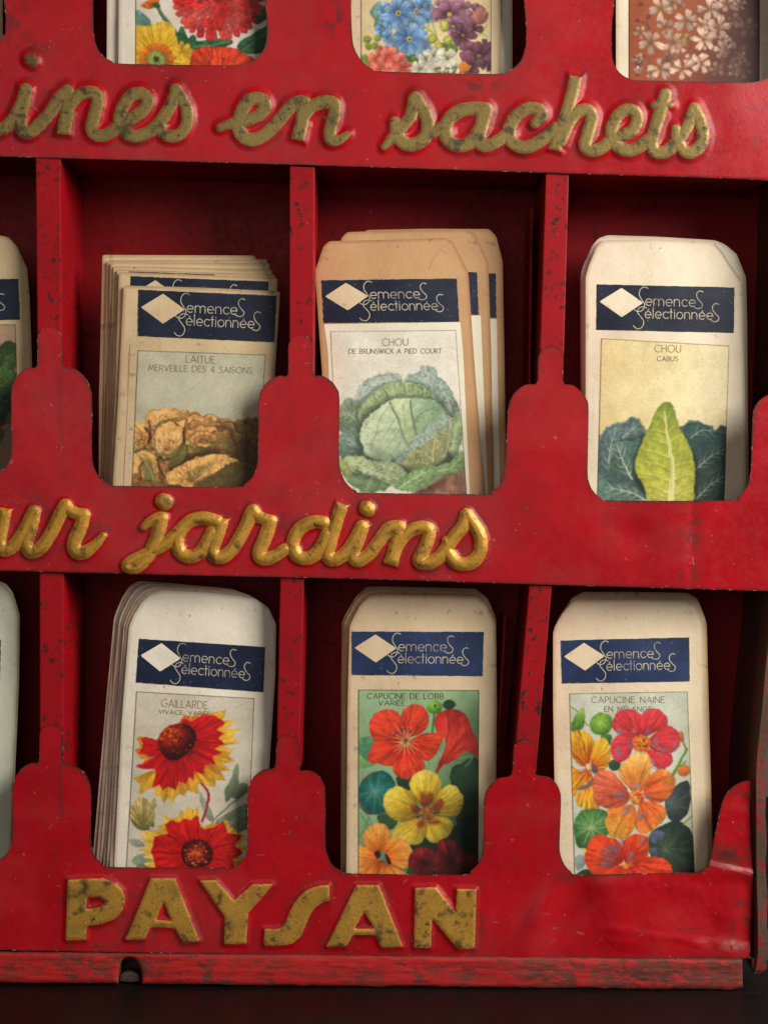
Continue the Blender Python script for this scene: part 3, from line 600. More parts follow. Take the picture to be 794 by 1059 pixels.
    for pts in ([(200, 380), (217, 420), (228, 470), (236, 522), (190, 530), (148, 512), (143, 470), (180, 440)], [(185, 365), (150, 370), (112, 340), (112, 400), (130, 474), (172, 430), (200, 390)], [(190, 350), (140, 330), (112, 270), (114, 218), (165, 201), (207, 230), (217, 280), (200, 330)], [(205, 345), (203, 290), (225, 245), (266, 238), (283, 290), (272, 350), (230, 377)]): A.poly(pts, oy[2], C, oy, .55, 16, .34, .1, .1)
    A.poly([(150, 440), (180, 425), (205, 405), (212, 420), (190, 440), (160, 450)], (130, 100, 110), tex=.3, alpha=.85); A.poly([(205, 350), (225, 345), (230, 372), (212, 378)], (110, 96, 130)); A.rays((192, 358), 4, 60, 14, 1.1, (150, 40, 20), .75, 2); A.poly([(180, 345), (198, 340), (205, 360), (188, 368)], (246, 210, 140))
    C = (388, 470); yo = [(214, 90, 40), (230, 130, 50), (242, 166, 76), (246, 190, 110)]; rr = [(180, 70, 60), (210, 84, 54), (226, 106, 72), (224, 110, 84)]; o2 = [(196, 64, 30), (220, 88, 38), (232, 112, 46), (240, 150, 70)]; o3 = [(200, 70, 40), (232, 120, 40), (242, 150, 56), (246, 182, 70)]
    A.poly([(410, 495), (460, 500), (507, 520), (507, 560), (470, 602), (420, 627), (383, 600), (395, 540)], o2[2], C, o2, .4, 14, .36)
    A.poly([(378, 508), (392, 560), (375, 612), (345, 647), (300, 647), (263, 620), (248, 570), (275, 523), (330, 513)], o3[2], C, o3, .35, 14, .34)
    A.poly([(420, 462), (430, 410), (470, 368), (512, 363), (547, 400), (542, 450), (500, 497), (448, 496)], o2[2], C, o2, .45, 14, .34)
    A.poly([(365, 477), (330, 415), (290, 373), (240, 368), (210, 400), (213, 460), (225, 502), (270, 522), (332, 511)], rr[2], C, rr, .35, 14, .34)
    A.poly([(385, 462), (340, 420), (313, 365), (350, 323), (390, 293), (410, 300), (432, 293), (450, 350), (437, 410), (410, 457)], yo[2], C, yo, .35, 16, .34)
    for (x, y, a, b) in [(317, 468, 18, 20), (390, 427, 16, 14), (436, 472, 12, 12), (352, 530, 20, 13), (405, 560, 14, 18), (335, 545, 14, 8), (375, 440, 7, 14), (425, 545, 10, 8)]:
        A.poly([(x+a*math.cos(t)*(1+.3*math.sin(3*t+x)), y+b*math.sin(t)) for t in np.linspace(0, 5.6, 9)], vs[(x+y) % 3], edge=.1, tex=.3, feather=2.6, alpha=.62, smooth=2)
    A.poly([(362, 470), (375, 445), (405, 448), (425, 475), (412, 505), (378, 505)], (226, 120, 50), tex=.4, cell=2, feather=2); A.rays((392, 478), 3, 42, 10, 1.2, (250, 190, 90), .85, 7); A.dots((392, 480), 22, 22, 12, 7, [(190, 60, 24), (160, 50, 24)], 8)
    A.poly([(132, 625), (139, 570), (170, 533), (230, 526), (272, 545), (256, 580), (272, 632), (220, 647), (190, 687), (148, 680)], (84, 136, 74), (205, 605), [(130, 170, 100), (84, 138, 74), (60, 108, 62)], .3, 8, .3); A.rays((205, 605), 4, 80, 9, 1.2, (176, 202, 140), .75, 9)
    A.poly([(136, 735), (165, 713), (183, 745), (150, 778)], (150, 166, 168)); A.poly([(138, 795), (180, 775), (240, 798), (230, 830), (140, 830)], (42, 66, 44)); A.poly([(165, 690), (185, 690), (182, 730)], (206, 200, 80))
    r3 = [(170, 40, 30), (214, 56, 28), (230, 74, 34), (222, 66, 34)]; C = (345, 745)
    for pts in ([(360, 760), (420, 725), (480, 722), (530, 755), (530, 830), (380, 830)], [(330, 690), (340, 655), (380, 628), (432, 640), (438, 700), (410, 740), (350, 760)], [(330, 750), (250, 795), (200, 788), (176, 725), (195, 662), (228, 632), (270, 640), (315, 660), (332, 700)], [(320, 760), (370, 765), (390, 830), (230, 830), (260, 785)]): A.poly(pts, r3[2], C, r3, .4, 14, .36)
    for (x, y, a, b) in [(280, 720, 34, 46), (365, 722, 14, 24), (412, 660, 16, 20), (330, 660, 10, 12), (300, 690, 24, 24), (262, 750, 24, 18)]:
        A.poly([(x+a*math.cos(t)*(1+.3*math.sin(3*t+x)), y+b*math.sin(t)) for t in np.linspace(0, 5.6, 9)], (142, 100, 120), edge=.1, tex=.4, feather=3, alpha=.6, smooth=2)
    A.rays((345, 770), 3, 40, 9, 1.2, (240, 150, 60), .8, 7, 20, 160); A.rays((330, 745), 8, 110, 12, .9, (150, 30, 24), .6, 8, 70, 220)
    return A.finish([(588.5, 717.6), (711, 715.6), (718.8, 915), (594, 915)], (96, 96, 72))
def inside(Q, p):
    x, y = p; c = False
    for a, b in zip(Q, np.roll(Q, -1, 0)):
        if (a[1] > y) != (b[1] > y) and x < (b[0]-a[0])*(y-a[1])/(b[1]-a[1])+a[0]: c = not c
    return c
def crinkle(A, pts, col, seed, light=1.0, dens=1.0, **k):
    """a puckered leaf: base shape, then many short curved dark folds and light ridges"""
    col = tuple(min(255, c*light) for c in col); fr = k.pop('frill', 3.2); rim = k.pop('rim', .5)
    C_ = cr(pts, 8); r0 = np.random.default_rng(seed+300); t_ = np.roll(C_, -1, 0)-np.roll(C_, 1, 0); t_ /= np.hypot(*t_.T)[:, NY]+1e-6; al = np.cumsum(np.hypot(*np.diff(C_, axis=0, append=C_[:1]).T))
    wv = np.sin(al/r0.uniform(3.2, 4.6)+r0.uniform(0, 6))*.6+np.sin(al/r0.uniform(6.5, 9.5)+r0.uniform(0, 6)); pts = C_+np.stack([t_[:, 1], -t_[:, 0]], 1)*(wv*fr*.7)[:, NY]; k['smooth'] = 0
    A.poly(pts, col, edge=k.pop('edge', .38), tex=k.pop('tex', .20), shade=k.pop('shade', .20), warp=k.pop('warp', .12)*.6, cell=k.pop('cell', 4), rough=k.pop('rough', 1.3), **k)
    if rim:
        cc = pts.mean(0); n_ = len(pts); off = r0.integers(n_)
        for q0 in range(0, n_, 9):
            ix = [(off+q0+j) % n_ for j in range(8)]
            if r0.random() < .75: A.line([cc+(pts[i]-cc)*.955 for i in ix], r0.uniform(.7, 1.5), tuple(min(255, c*1.28+16) for c in col), rim*r0.uniform(.5, 1.2), 0, .6, 1.1)
            if r0.random() < .6: A.line([cc+(pts[i]-cc)*.90 for i in ix], r0.uniform(.7, 1.6), tuple(c*.6 for c in col), rim*r0.uniform(.4, .9), 0, .6, 1.3)
    Q = np.array(pts, float); r = np.random.default_rng(seed+100); lo, hi = Q.min(0), Q.max(0); mid = Q.mean(0)
    ar = .5*abs(np.dot(Q[:, 0], np.roll(Q[:, 1], 1))-np.dot(Q[:, 1], np.roll(Q[:, 0], 1)))
    n = int(np.clip(ar/330.*dens, 4, 60)); ph = r.uniform(0, 6.28)
    for i in range(n*3):
        if n <= 0: break
        p = lo+(hi-lo)*r.random(2)
        if not inside(Q, p): continue
        n -= 1; v = p-mid; a = math.atan2(v[1], v[0])+(1.57 if r.random() < .35 else 0)+r.normal()*.5
        L = r.uniform(10, 34); k_ = r.normal()*.35; d = np.array([math.cos(a), math.sin(a)]); e = np.array([-d[1], d[0]])
        w = [p-d*L*.5, p+e*L*k_*.5, p+d*L*.5]; w = [q for q in w]
        t = r.random()
        if t < .55: A.line(w, r.uniform(.8, 1.8), tuple(c*r.uniform(.45, .72) for c in col), r.uniform(.35, .75), 4, .3, 1.2)
        else: A.line(w, r.uniform(.8, 1.9), tuple(min(255, c*r.uniform(1.12, 1.35)+12) for c in col), r.uniform(.3, .7), 4, .3, 1.2)
        if t < .3: A.line([q+e*3.2 for q in w], 1.0, tuple(min(255, c*1.3+10) for c in col), .45, 4, .3, 1.2)
def art_laitue():
    A = Art(132, 358, 280, 530, (206, 202, 178), seed=9).at(90, 360, 3.97)
    A.wash(lambda X, Y: .45*fbm(X, Y, 30, 2), (190, 190, 162)); A.line([(490, 112), (450, 155), (395, 190)], 1.0, (176, 158, 112), .6)
    br = (98, 56, 30)
    crinkle(A, [(575, 335), (620, 300), (665, 288), (720, 312), (720, 520), (640, 500)], (138, 112, 66), 1); crinkle(A, [(600, 420), (650, 400), (710, 420), (710, 600), (600, 600)], (118, 94, 54), 2)
    crinkle(A, [(186, 308), (215, 303), (252, 340), (270, 400), (245, 440), (186, 440)], (206, 154, 94), 3, 1.05); A.line([(200, 320), (225, 360), (235, 420)], 1, br, .5)
    crinkle(A, [(243, 275), (290, 252), (350, 250), (412, 258), (470, 274), (532, 288), (592, 318), (614, 370), (640, 420), (622, 505), (535, 565), (400, 580), (290, 560), (245, 470), (238, 350)], (178, 128, 72), 4)
    crinkle(A, [(246, 278), (300, 249), (360, 251), (418, 260), (400, 275), (360, 300), (325, 308), (290, 340), (270, 328), (250, 345)], (214, 164, 100), 5)
    A.line([(285, 345), (290, 315), (330, 300), (370, 290)], 2.6, (134, 136, 74), .85); A.line([(240, 330), (262, 360), (255, 385)], 2.4, (96, 62, 34), .7)
    rg = np.random.default_rng(8); C = np.array([478., 385.])
    for R, n, wd in ((150, 7, .72), (120, 6, .8), (88, 5, .9), (58, 4, 1.0), (34, 3, 1.2)):
        for i in rg.permutation(n):
            a = 6.283*(i+rg.uniform(-.2, .2))/n+R*.1; sq = .72; b = rg.uniform(.82, 1.12)
            out = [C+np.array([math.cos(a+t*wd)*R*(1-.10*t*t+.07*math.sin(t*9+R)), sq*math.sin(a+t*wd)*R*(1-.10*t*t+.07*math.sin(t*9+R))]) for t in np.linspace(-1, 1, 9)]
            inn = [C+np.array([math.cos(a+t*wd)*R*.45, sq*math.sin(a+t*wd)*R*.45]) for t in (.8, 0, -.8)]
            gr = rg.random() < .22; base = (150, 140, 72) if gr else (206, 152, 88)
            A.poly(out+inn, base, tuple(C), [tuple(c*.62 for c in base), tuple(c*.88*b for c in base), tuple(min(255, c*1.06*b) for c in base), tuple(min(255, c*1.14*b+6) for c in base)], .22, 8, .6, .12, .12, 2, .9, 1., .7)
            A.line(out[1:-1], 1.3, (240, 200, 140), .6, 3, .6, 1.1); A.line([q+(q-C)*.035 for q in out[1:-1]], .9, (96, 54, 28), .65, 3, .4, 1.0)
    soft(A, [(320, 520), (350, 470), (430, 440), (520, 415), (600, 440), (560, 430), (480, 445), (400, 490), (340, 540)], (82, 48, 24), .7, 5.); soft(A, [(540, 300), (610, 340), (650, 430), (620, 510), (560, 480), (590, 400)], (70, 46, 22), .55, 12.)
    A.poly([(268, 380), (300, 318), (345, 300), (388, 326), (400, 380), (368, 448), (310, 458), (274, 436)], (110, 66, 36), edge=0, feather=3, alpha=.8)
    crinkle(A, [(268, 385), (298, 322), (340, 303), (382, 328), (394, 380), (364, 442), (310, 452), (278, 432)], (224, 172, 108), 7, dens=.9, warp=.12); A.line([(280, 375), (275, 410), (300, 440), (350, 440)], 2.6, (128, 140, 80), .8); A.line([(300, 400), (330, 430), (360, 400)], 1.5, (236, 200, 160), .6); A.line([(392, 345), (392, 385), (365, 442)], 1.2, br, .8)
    soft(A, [(350, 430), (395, 395), (412, 445), (388, 490), (335, 495)], (128, 130, 66), .75, 4.); A.line([(410, 400), (408, 450), (380, 490)], 1.2, br, .7)
    crinkle(A, [(186, 450), (230, 418), (284, 438), (294, 500), (335, 565), (260, 575), (186, 520)], (212, 162, 100), 9, dens=1.2); soft(A, [(222, 470), (250, 452), (275, 490), (285, 550), (250, 560), (230, 520)], (122, 134, 74), .7, 5.); A.line([(240, 470), (262, 510), (275, 560)], 1.2, (196, 190, 130), .6); A.line([(195, 430), (215, 415), (250, 425)], 2, (150, 160, 100), .8)
    crinkle(A, [(296, 470), (330, 500), (345, 560), (300, 560)], (176, 122, 70), 13)
    crinkle(A, [(318, 545), (340, 505), (400, 470), (470, 446), (540, 436), (600, 452), (628, 480), (590, 530), (500, 575), (420, 610), (340, 590)], (218, 166, 98), 11, dens=1.1); soft(A, [(400, 525), (440, 490), (520, 462), (540, 475), (490, 510), (430, 545)], (150, 138, 72), .6, 7.)
    A.line([(360, 540), (420, 500), (500, 462)], 1.1, (226, 196, 130), .7); A.line([(420, 500), (440, 530)], .9, (226, 196, 130), .6); A.line([(345, 500), (420, 458), (490, 428), (560, 436)], 1.4, br, .7)
    crinkle(A, [(186, 520), (240, 540), (330, 560), (400, 575), (400, 640), (186, 640)], (150, 106, 60), 14); crinkle(A, [(440, 560), (520, 520), (600, 470), (700, 500), (700, 640), (440, 640)], (122, 100, 56), 15)
    for q in [[(255, 300), (262, 350), (250, 400)], [(290, 455), (300, 500), (330, 550)], [(200, 430), (240, 415), (280, 440)], [(410, 300), (395, 340), (400, 400)], [(420, 440), (380, 480), (340, 500)], [(230, 470), (215, 500), (225, 540)]]: A.line(q, 2.2, (78, 44, 22), .6, 4, .8, 2.2)
    A.rays((330, 440), 20, 110, 7, .9, (120, 78, 44), .5, 3, 50, 130); A.rays((420, 560), 10, 110, 8, .9, (130, 84, 46), .55, 4, 20, 140); mk = np.clip((A.im[..., 0]-A.im[..., 2]-.16)/.12, 0, 1)[..., NY]; L_ = A.im.mean(-1, keepdims=True); desat(A, .06); A.im = A.im*(1-mk)+mk*np.clip(A.im*np.clip(.93+1.35*(L_-.50), .45, 1.12)*np.array([1.0, .97, .93]), 0, 1)
    A.wash(lambda X, Y: sst(225, 268, X+.3*(Y-470))*.10*sst(430, 445, Y), (40, 30, 14))
    return A.finish([(142.4, 362.4), (275, 367), (264.4, 525), (135.2, 525)], (76, 72, 64))
def art_chou():
    A = Art(334, 338, 492, 530, (243, 239, 221), seed=12).at(330, 360, 3.97); G = (70, 96, 78)
    A.poly([(395, 605), (480, 540), (600, 480), (625, 490), (630, 680), (395, 680)], (156, 104, 80), tex=.3, edge=0, feather=6); A.poly([(380, 600), (440, 570), (520, 540), (500, 570), (440, 600)], (104, 66, 50), tex=.3, edge=0, feather=5)
    crinkle(A, [(150, 217), (163, 160), (210, 124), (270, 106), (327, 113), (342, 147), (280, 152), (220, 182), (180, 222), (162, 252)], (172, 194, 176), 1); A.veins([(170, 210), (220, 160), (300, 125)], 4, 30, 1.08, (206, 220, 204), 0.90)
    crinkle(A, [(348, 135), (385, 103), (405, 98), (430, 73), (470, 83), (492, 120), (532, 150), (545, 180), (556, 210), (578, 262), (565, 305), (530, 275), (480, 212), (440, 172), (400, 150)], (148, 174, 158), 2, warp=.32); A.veins([(470, 190), (450, 140), (440, 90)], 4, 30, 1.08, (190, 208, 196), 0.90); A.veins([(540, 260), (520, 200), (480, 130)], 4, 30, 1.08, (186, 206, 190), 0.75)
    crinkle(A, [(86, 250), (118, 213), (152, 218), (170, 290), (174, 345), (120, 355), (80, 335)], (132, 160, 126), 3, warp=.35); A.veins([(160, 310), (125, 270), (92, 262)], 3, 26, 1.22, (196, 206, 170), 0.95)
    crinkle(A, [(80, 365), (130, 333), (172, 350), (186, 425), (152, 455), (80, 455)], (118, 152, 134), 4, warp=.35); A.veins([(165, 410), (125, 380), (88, 375)], 3, 26, 1.22, (176, 196, 180), 0.95)
    soft(A, [(150, 300), (165, 235), (215, 180), (290, 145), (420, 145), (480, 200), (420, 170), (330, 160), (240, 190), (190, 240), (175, 320)], (60, 88, 76), .6, 5.)
    crinkle(A, [(163, 312), (168, 250), (213, 193), (280, 153), (340, 143), (422, 153), (472, 200), (486, 226), (380, 214), (290, 218), (232, 265), (190, 322)], (160, 184, 122), 5, warp=.3)
    for x, y, u, v in [(200, 250, 235, 262), (225, 205, 250, 235), (265, 170, 285, 215), (305, 152, 315, 212), (345, 150, 350, 208), (385, 158, 385, 208), (425, 170, 415, 210), (180, 290, 205, 300)]: A.line([(x, y), ((x+u)/2+4, (y+v)/2), (u, v)], 1.2, (84, 112, 70), .55, 3, .5); A.line([(x+10, y), ((x+u)/2+14, (y+v)/2), (u+8, v)], 1.4, (206, 218, 168), .6, 3, .5)
    crinkle(A, [(498, 475), (530, 400), (540, 330), (560, 268), (588, 300), (588, 372), (564, 434), (522, 474)], (150, 180, 126), 6, warp=.3); A.veins([(510, 460), (550, 390), (572, 300)], 5, 24, 1.22, (206, 216, 150), 0.90)
    soft(A, [(150, 390), (165, 300), (215, 245), (290, 205), (390, 198), (475, 205), (520, 250), (535, 310), (500, 370), (330, 500), (240, 475), (170, 450)], (58, 84, 66), .75)
    crinkle(A, [(170, 370), (178, 318), (220, 268), (290, 218), (380, 210), (462, 213), (503, 250), (518, 300), (492, 342), (430, 372), (370, 412), (320, 484), (258, 462), (196, 442)], (192, 216, 170), 7, dens=.35, warp=.10, tex=.1, shade=.22)
    A.poly([(296, 225), (318, 215), (372, 215), (385, 320), (402, 366), (362, 398), (335, 330), (318, 280)], (196, 218, 160), tex=.14, edge=.2, warp=.1); A.poly([(374, 214), (440, 211), (497, 240), (510, 292), (470, 312), (400, 368), (384, 322)], (160, 196, 150), tex=.16, edge=.35, warp=.16)
    A.line([(292, 225), (322, 290), (338, 340), (362, 396)], 1.7, (92, 128, 92), .8, 4, .9); A.line([(374, 218), (386, 300), (402, 366)], 1.5, (84, 120, 92), .8, 4, .9)
    for L in [[(285, 240), (245, 310), (215, 420)], [(310, 300), (270, 360), (235, 430)], [(330, 340), (295, 390), (250, 445)], [(345, 370), (320, 410), (290, 450)], [(345, 230), (350, 300), (372, 370)]]: A.line(L, .9, (122, 158, 108), .75, 4, .4)
    A.veins([(395, 300), (430, 262), (490, 240)], 4, 26, 1.08, (112, 150, 116), 0.90); A.line([(380, 212), (300, 216), (225, 268), (180, 320)], 1.6, (212, 230, 190), .7)
    A.poly([(300, 460), (330, 465), (370, 500), (500, 470), (530, 420), (540, 480), (430, 520), (330, 510)], (70, 84, 56), edge=0, feather=4, tex=.3)
    crinkle(A, [(318, 492), (370, 428), (430, 388), (524, 322), (530, 400), (498, 470), (430, 498), (368, 503)], (158, 164, 104), 8, warp=.3); A.line([(466, 466), (468, 420), (480, 350)], 2.0, (222, 204, 126), .9, 4, .7); A.line([(466, 462), (420, 425), (372, 440)], 1.4, (222, 204, 126), .85, 4, .5); A.line([(468, 430), (430, 395)], 1.1, (222, 204, 126), .8, 0, .5); A.line([(470, 420), (505, 385)], 1.1, (222, 204, 126), .8, 0, .5); A.line([(440, 475), (400, 470), (350, 480)], 1.2, (212, 196, 120), .8, 4, .5)
    crinkle(A, [(308, 484), (350, 418), (400, 368), (452, 328), (512, 266), (528, 322), (480, 352), (420, 402), (370, 432), (328, 494)], (160, 190, 168), 9, warp=.25, edge=.4)
    for x, y in [(340, 445), (370, 408), (402, 378), (435, 350), (470, 318), (500, 290)]: A.line([(x, y), (x+20, y+18)], 1.2, (100, 136, 112), .6, 0, .5); A.line([(x-8, y+8), (x+10, y+24)], 1.2, (206, 222, 202), .6, 0, .5)
    soft(A, [(100, 460), (190, 440), (300, 480), (420, 500), (500, 470), (560, 430), (600, 440), (560, 500), (460, 540), (330, 560), (200, 560), (120, 520)], (54, 78, 58), .8)
    crinkle(A, [(83, 455), (120, 520), (170, 530), (230, 548), (295, 560), (250, 592), (170, 588), (105, 535)], (128, 166, 104), 10, warp=.35); crinkle(A, [(83, 450), (110, 470), (150, 500), (120, 530), (83, 500)], (176, 196, 110), 10)
    crinkle(A, [(98, 452), (160, 443), (230, 463), (300, 468), (358, 510), (342, 548), (270, 552), (200, 522), (138, 492)], (170, 196, 138), 11, warp=.25); A.veins([(120, 455), (200, 500), (300, 540)], 5, 26, 1.08, (216, 226, 180), 0.90)
    crinkle(A, [(306, 572), (340, 533), (400, 498), (472, 488), (483, 530), (440, 572), (368, 592)], (132, 174, 104), 12, warp=.3); A.veins([(330, 575), (390, 535), (465, 500)], 5, 24, 1.08, (200, 220, 160), 0.90)
    crinkle(A, [(480, 492), (530, 470), (592, 418), (608, 460), (592, 502), (530, 527), (483, 522)], (128, 166, 98), 13, warp=.35); A.veins([(490, 510), (540, 490), (595, 440)], 4, 22, 1.08, (186, 206, 140), 0.90)
    desat(A, .26); soft(A, [(190, 400), (230, 440), (310, 480), (360, 430), (300, 440), (230, 410)], (92, 120, 92), .35); soft(A, [(400, 215), (470, 220), (500, 260), (490, 300), (450, 250)], (96, 130, 110), .35)
    for q in [[(230, 290), (260, 250), (300, 235)], [(200, 340), (215, 310), (240, 290)], [(330, 260), (340, 300), (355, 340)]]: A.line(q, 2.4, (226, 236, 206), .45, 4, 1., 2.)
    return A.finish([(341.3, 342.8), (471.6, 341.4), (483.6, 525), (350, 525)], (128, 112, 92))
def art_cabus():
    A = Art(612, 346, 758, 538, (242, 230, 184), seed=14).at(594, 370, 3.97)
    A.wash(lambda X, Y: sst(740, 650, X)*.35*(fbm(X, Y, 25, 2)+.35), (234, 206, 130)); A.wash(lambda X, Y: sst(700, 750, X)*.4, (240, 228, 196))
    crinkle(A, [(432, 302), (450, 273), (490, 260), (542, 273), (580, 298), (625, 308), (625, 660), (470, 660), (488, 470), (468, 360)], (46, 72, 70), 1, warp=.35)
    crinkle(A, [(486, 450), (530, 390), (560, 350), (625, 330), (625, 440), (545, 482)], (54, 82, 78), 2, warp=.3); crinkle(A, [(495, 560), (540, 500), (600, 470), (625, 480), (625, 600), (520, 600)], (46, 70, 64), 3, warp=.3)
    A.veins([(480, 330), (520, 300), (580, 305)], 3, 30, 1.22, (150, 172, 160), 0.84); A.veins([(495, 460), (550, 415), (615, 375)], 4, 30, 1.22, (158, 178, 160), 0.95); A.veins([(500, 580), (550, 530), (610, 490)], 4, 26, 1.22, (150, 170, 150), 0.95)
    crinkle(A, [(92, 350), (118, 300), (160, 273), (212, 263), (236, 241), (272, 263), (296, 310), (275, 350), (240, 400), (200, 482), (150, 545), (92, 505)], (84, 108, 108), 4, warp=.35); A.veins([(150, 480), (140, 400), (170, 290)], 4, 36, 1.35, (176, 192, 184), 0.91); A.veins([(200, 330), (230, 300), (260, 275)], 2, 24, 1.08, (176, 192, 184), 0.84)
    A.line([(95, 350), (120, 302), (160, 276), (212, 266), (236, 244), (270, 266), (292, 310)], 1.1, (160, 178, 172), .7, 5); A.line([(436, 302), (452, 276), (490, 263), (542, 276), (580, 301), (620, 311)], 1.0, (130, 152, 144), .6, 5)
    A.poly([(180, 350), (200, 340), (250, 330), (280, 320), (270, 350)], (40, 56, 54), edge=0, feather=4)
    crinkle(A, [(136, 472), (148, 400), (163, 353), (220, 343), (274, 333), (262, 400), (252, 450), (290, 540), (220, 548), (158, 512)], (76, 106, 98), 5, warp=.35); A.veins([(235, 500), (200, 430), (172, 360)], 4, 36, 1.35, (190, 206, 186), 0.95); A.line([(140, 470), (150, 400), (165, 355), (220, 345)], 1.2, (150, 172, 160), .7)
    crinkle(A, [(88, 490), (150, 518), (230, 520), (300, 560), (330, 660), (88, 660)], (86, 116, 106), 6, warp=.4); A.veins([(300, 590), (230, 555), (130, 535)], 5, 28, 1.35, (180, 196, 180), 0.95)
    A.poly([(240, 430), (262, 370), (290, 320), (300, 560), (250, 520)], (36, 52, 46), edge=0, feather=5); A.poly([(480, 380), (505, 450), (500, 560), (470, 600)], (30, 46, 40), edge=0, feather=5)
    A.poly([(248, 442), (268, 370), (300, 298), (334, 220), (370, 182), (402, 194), (422, 260), (442, 310), (477, 370), (494, 450), (492, 520), (476, 660), (330, 660), (280, 522), (253, 482)], (168, 176, 62), (392, 560), [(206, 204, 96), (178, 184, 66), (158, 168, 58), (112, 134, 48)], .12, 8, .35, .16, .05, rough=.9, warp=.14, cell=4)
    for k, (y0, xl, yl, xr, yr) in enumerate([(240, 340, 232, 408, 222), (285, 312, 300, 425, 278), (330, 295, 330, 442, 318), (380, 275, 375, 470, 370), (430, 262, 420, 486, 425), (480, 262, 470, 490, 475), (535, 285, 520, 488, 530), (585, 320, 570, 478, 580)]):
        xm = 374+(y0-235)*.085
        A.line([(xm, y0+28), ((xm+xl)/2, (y0+yl)/2+6), (xl, yl)], 1.0, (222, 218, 140), .65, 3, .4); A.line([(xm, y0+28), ((xm+xr)/2, (y0+yr)/2+6), (xr, yr)], 1.0, (222, 218, 140), .65, 3, .4)
        A.line([(xm, y0+38), ((xm+xl)/2, (y0+yl)/2+17), (xl, yl+12)], 1.6, (110, 126, 40), .4, 3, .5); A.line([(xm, y0+38), ((xm+xr)/2, (y0+yr)/2+17), (xr, yr+12)], 1.6, (110, 126, 40), .4, 3, .5)
    A.line([(372, 225), (378, 300), (390, 370), (402, 440), (398, 520), (390, 650)], 1.3, (226, 222, 156), 1., 5, 6.5); A.line([(384, 330), (397, 420), (394, 540)], .8, (176, 176, 90), .6, 4, 1.2)
    return A.finish([(621.5, 350), (754.2, 357.7), (748.6, 532), (616.9, 532)], (110, 84, 60))
def art_dahlia():
    A = Art(136, -60, 300, 84, (226, 216, 206), seed=16).at(100, 0, 3.97)
    A.poly([(158, 40), (205, 66), (224, 110), (192, 122), (158, 95)], (112, 152, 142), tex=.25); A.veins([(160, 50), (185, 80), (205, 110)], 3, 18, .8, (70, 110, 100), .7)
    A.line([(240, 0), (262, 50), (300, 105), (345, 155)], 3.6, (66, 108, 74)); A.line([(243, 0), (266, 50), (302, 100)], 1.0, (140, 176, 130), .6)
    A.poly([(180, 22), (205, 5), (225, -20), (255, -5), (250, 20), (215, 38)], (214, 110, 40), tex=.3); A.poly([(228, 20), (248, 8), (262, 24), (246, 34)], (60, 100, 60))
    for pts in ([(326, 160), (350, 108), (372, 150), (384, 190), (350, 200)], [(360, 180), (400, 140), (410, 175), (385, 222)], [(395, 175), (450, 165), (540, 160), (560, 175), (480, 205), (400, 205)], [(578, 185), (640, 138), (720, 100), (720, 195), (640, 224), (590, 217)], [(640, 70), (700, 20), (720, 60), (660, 100)]): A.poly(pts, (48, 96, 62), tex=.35, edge=.4, shade=.2)
    A.line([(400, 190), (480, 185), (550, 168)], 1.0, (130, 170, 110), .7); A.line([(600, 205), (650, 170), (700, 140)], 1.0, (130, 170, 110), .6)
    yl = [(214, 140, 30), (228, 170, 40), (236, 192, 60), (232, 186, 54)]; C = (245, 245)
    A.poly([(158, 330), (158, 125), (210, 108), (280, 88), (322, 122), (334, 180), (384, 215), (392, 330)], (232, 184, 48), C, yl, .35, 26, .2, .12, .0)
    A.rays(C, 66, 150, 26, 1.0, (196, 130, 24), .6, 4); A.flower((352, 215), 46, 8, yl, 10, .5, 0, 5)
    A.poly([(245+72*math.cos(t), 245+70*math.sin(t)) for t in np.linspace(0, 6, 12)], (196, 92, 32), C, [(120, 60, 20), (170, 70, 24), (200, 96, 34), (214, 130, 40)], .5, 26, .2); A.poly([(245+42*math.cos(t), 245+40*math.sin(t)) for t in np.linspace(0, 6, 10)], (136, 156, 70), C, [(90, 110, 50), (160, 172, 90), (120, 140, 60)], .3, 16, .5); A.poly([(245+12*math.cos(t), 243+11*math.sin(t)) for t in np.linspace(0, 6, 8)], (60, 70, 36), smooth=2)
    C = (500, 0); rr = np.random.default_rng(3)
    for ring, (R, n) in enumerate([(182, 34), (160, 32), (136, 28), (112, 24), (88, 20), (62, 16), (38, 10)]):
        for i in range(n):
            a = 6.283*(i+.5*(ring % 2)+rr.uniform(-.2, .2))/n; L = 44; wd = 11+R*.02; b = rr.uniform(.8, 1.15)
            x, y = C[0]+R*math.cos(a)*1.04, C[1]+R*math.sin(a)*.95; ca, sa = math.cos(a), math.sin(a)
            pts = [(x-L*ca*(1-t)-wd*q*sa, y-L*sa*(1-t)+wd*q*ca) for t, q in [(0, .5), (.5, 1), (.8, .8), (1, 0), (.8, -.8), (.5, -1), (0, -.5)]]
            t = .75+.25*math.sin(ring*1.7+i); A.poly(pts, (min(255, 196*b), 60*b*t+12, 58*b*t+8), tuple(C), [(120*b, 26, 30), (190*b, 52*t, 52*t), (min(255, 222*b), 92*t, 84*t)], .2, 10, .35, .06, .2, 2, .8)
    for pts in ([(372, 330), (392, 215), (420, 200), (470, 250), (440, 330)], [(420, 200), (480, 192), (500, 240), (470, 300), (440, 260)], [(480, 200), (545, 193), (600, 225), (560, 300), (490, 260)], [(590, 225), (655, 252), (640, 330), (550, 300)], [(470, 250), (520, 235), (580, 270), (560, 330), (470, 330)]): A.poly(pts, (196, 50, 24), (500, 330), [(120, 16, 14), (180, 36, 20), (206, 66, 30), (200, 56, 28)], .5, 14, .4)
    return A.finish([(140, -55), (283, -55), (283, 80), (140, 80)])
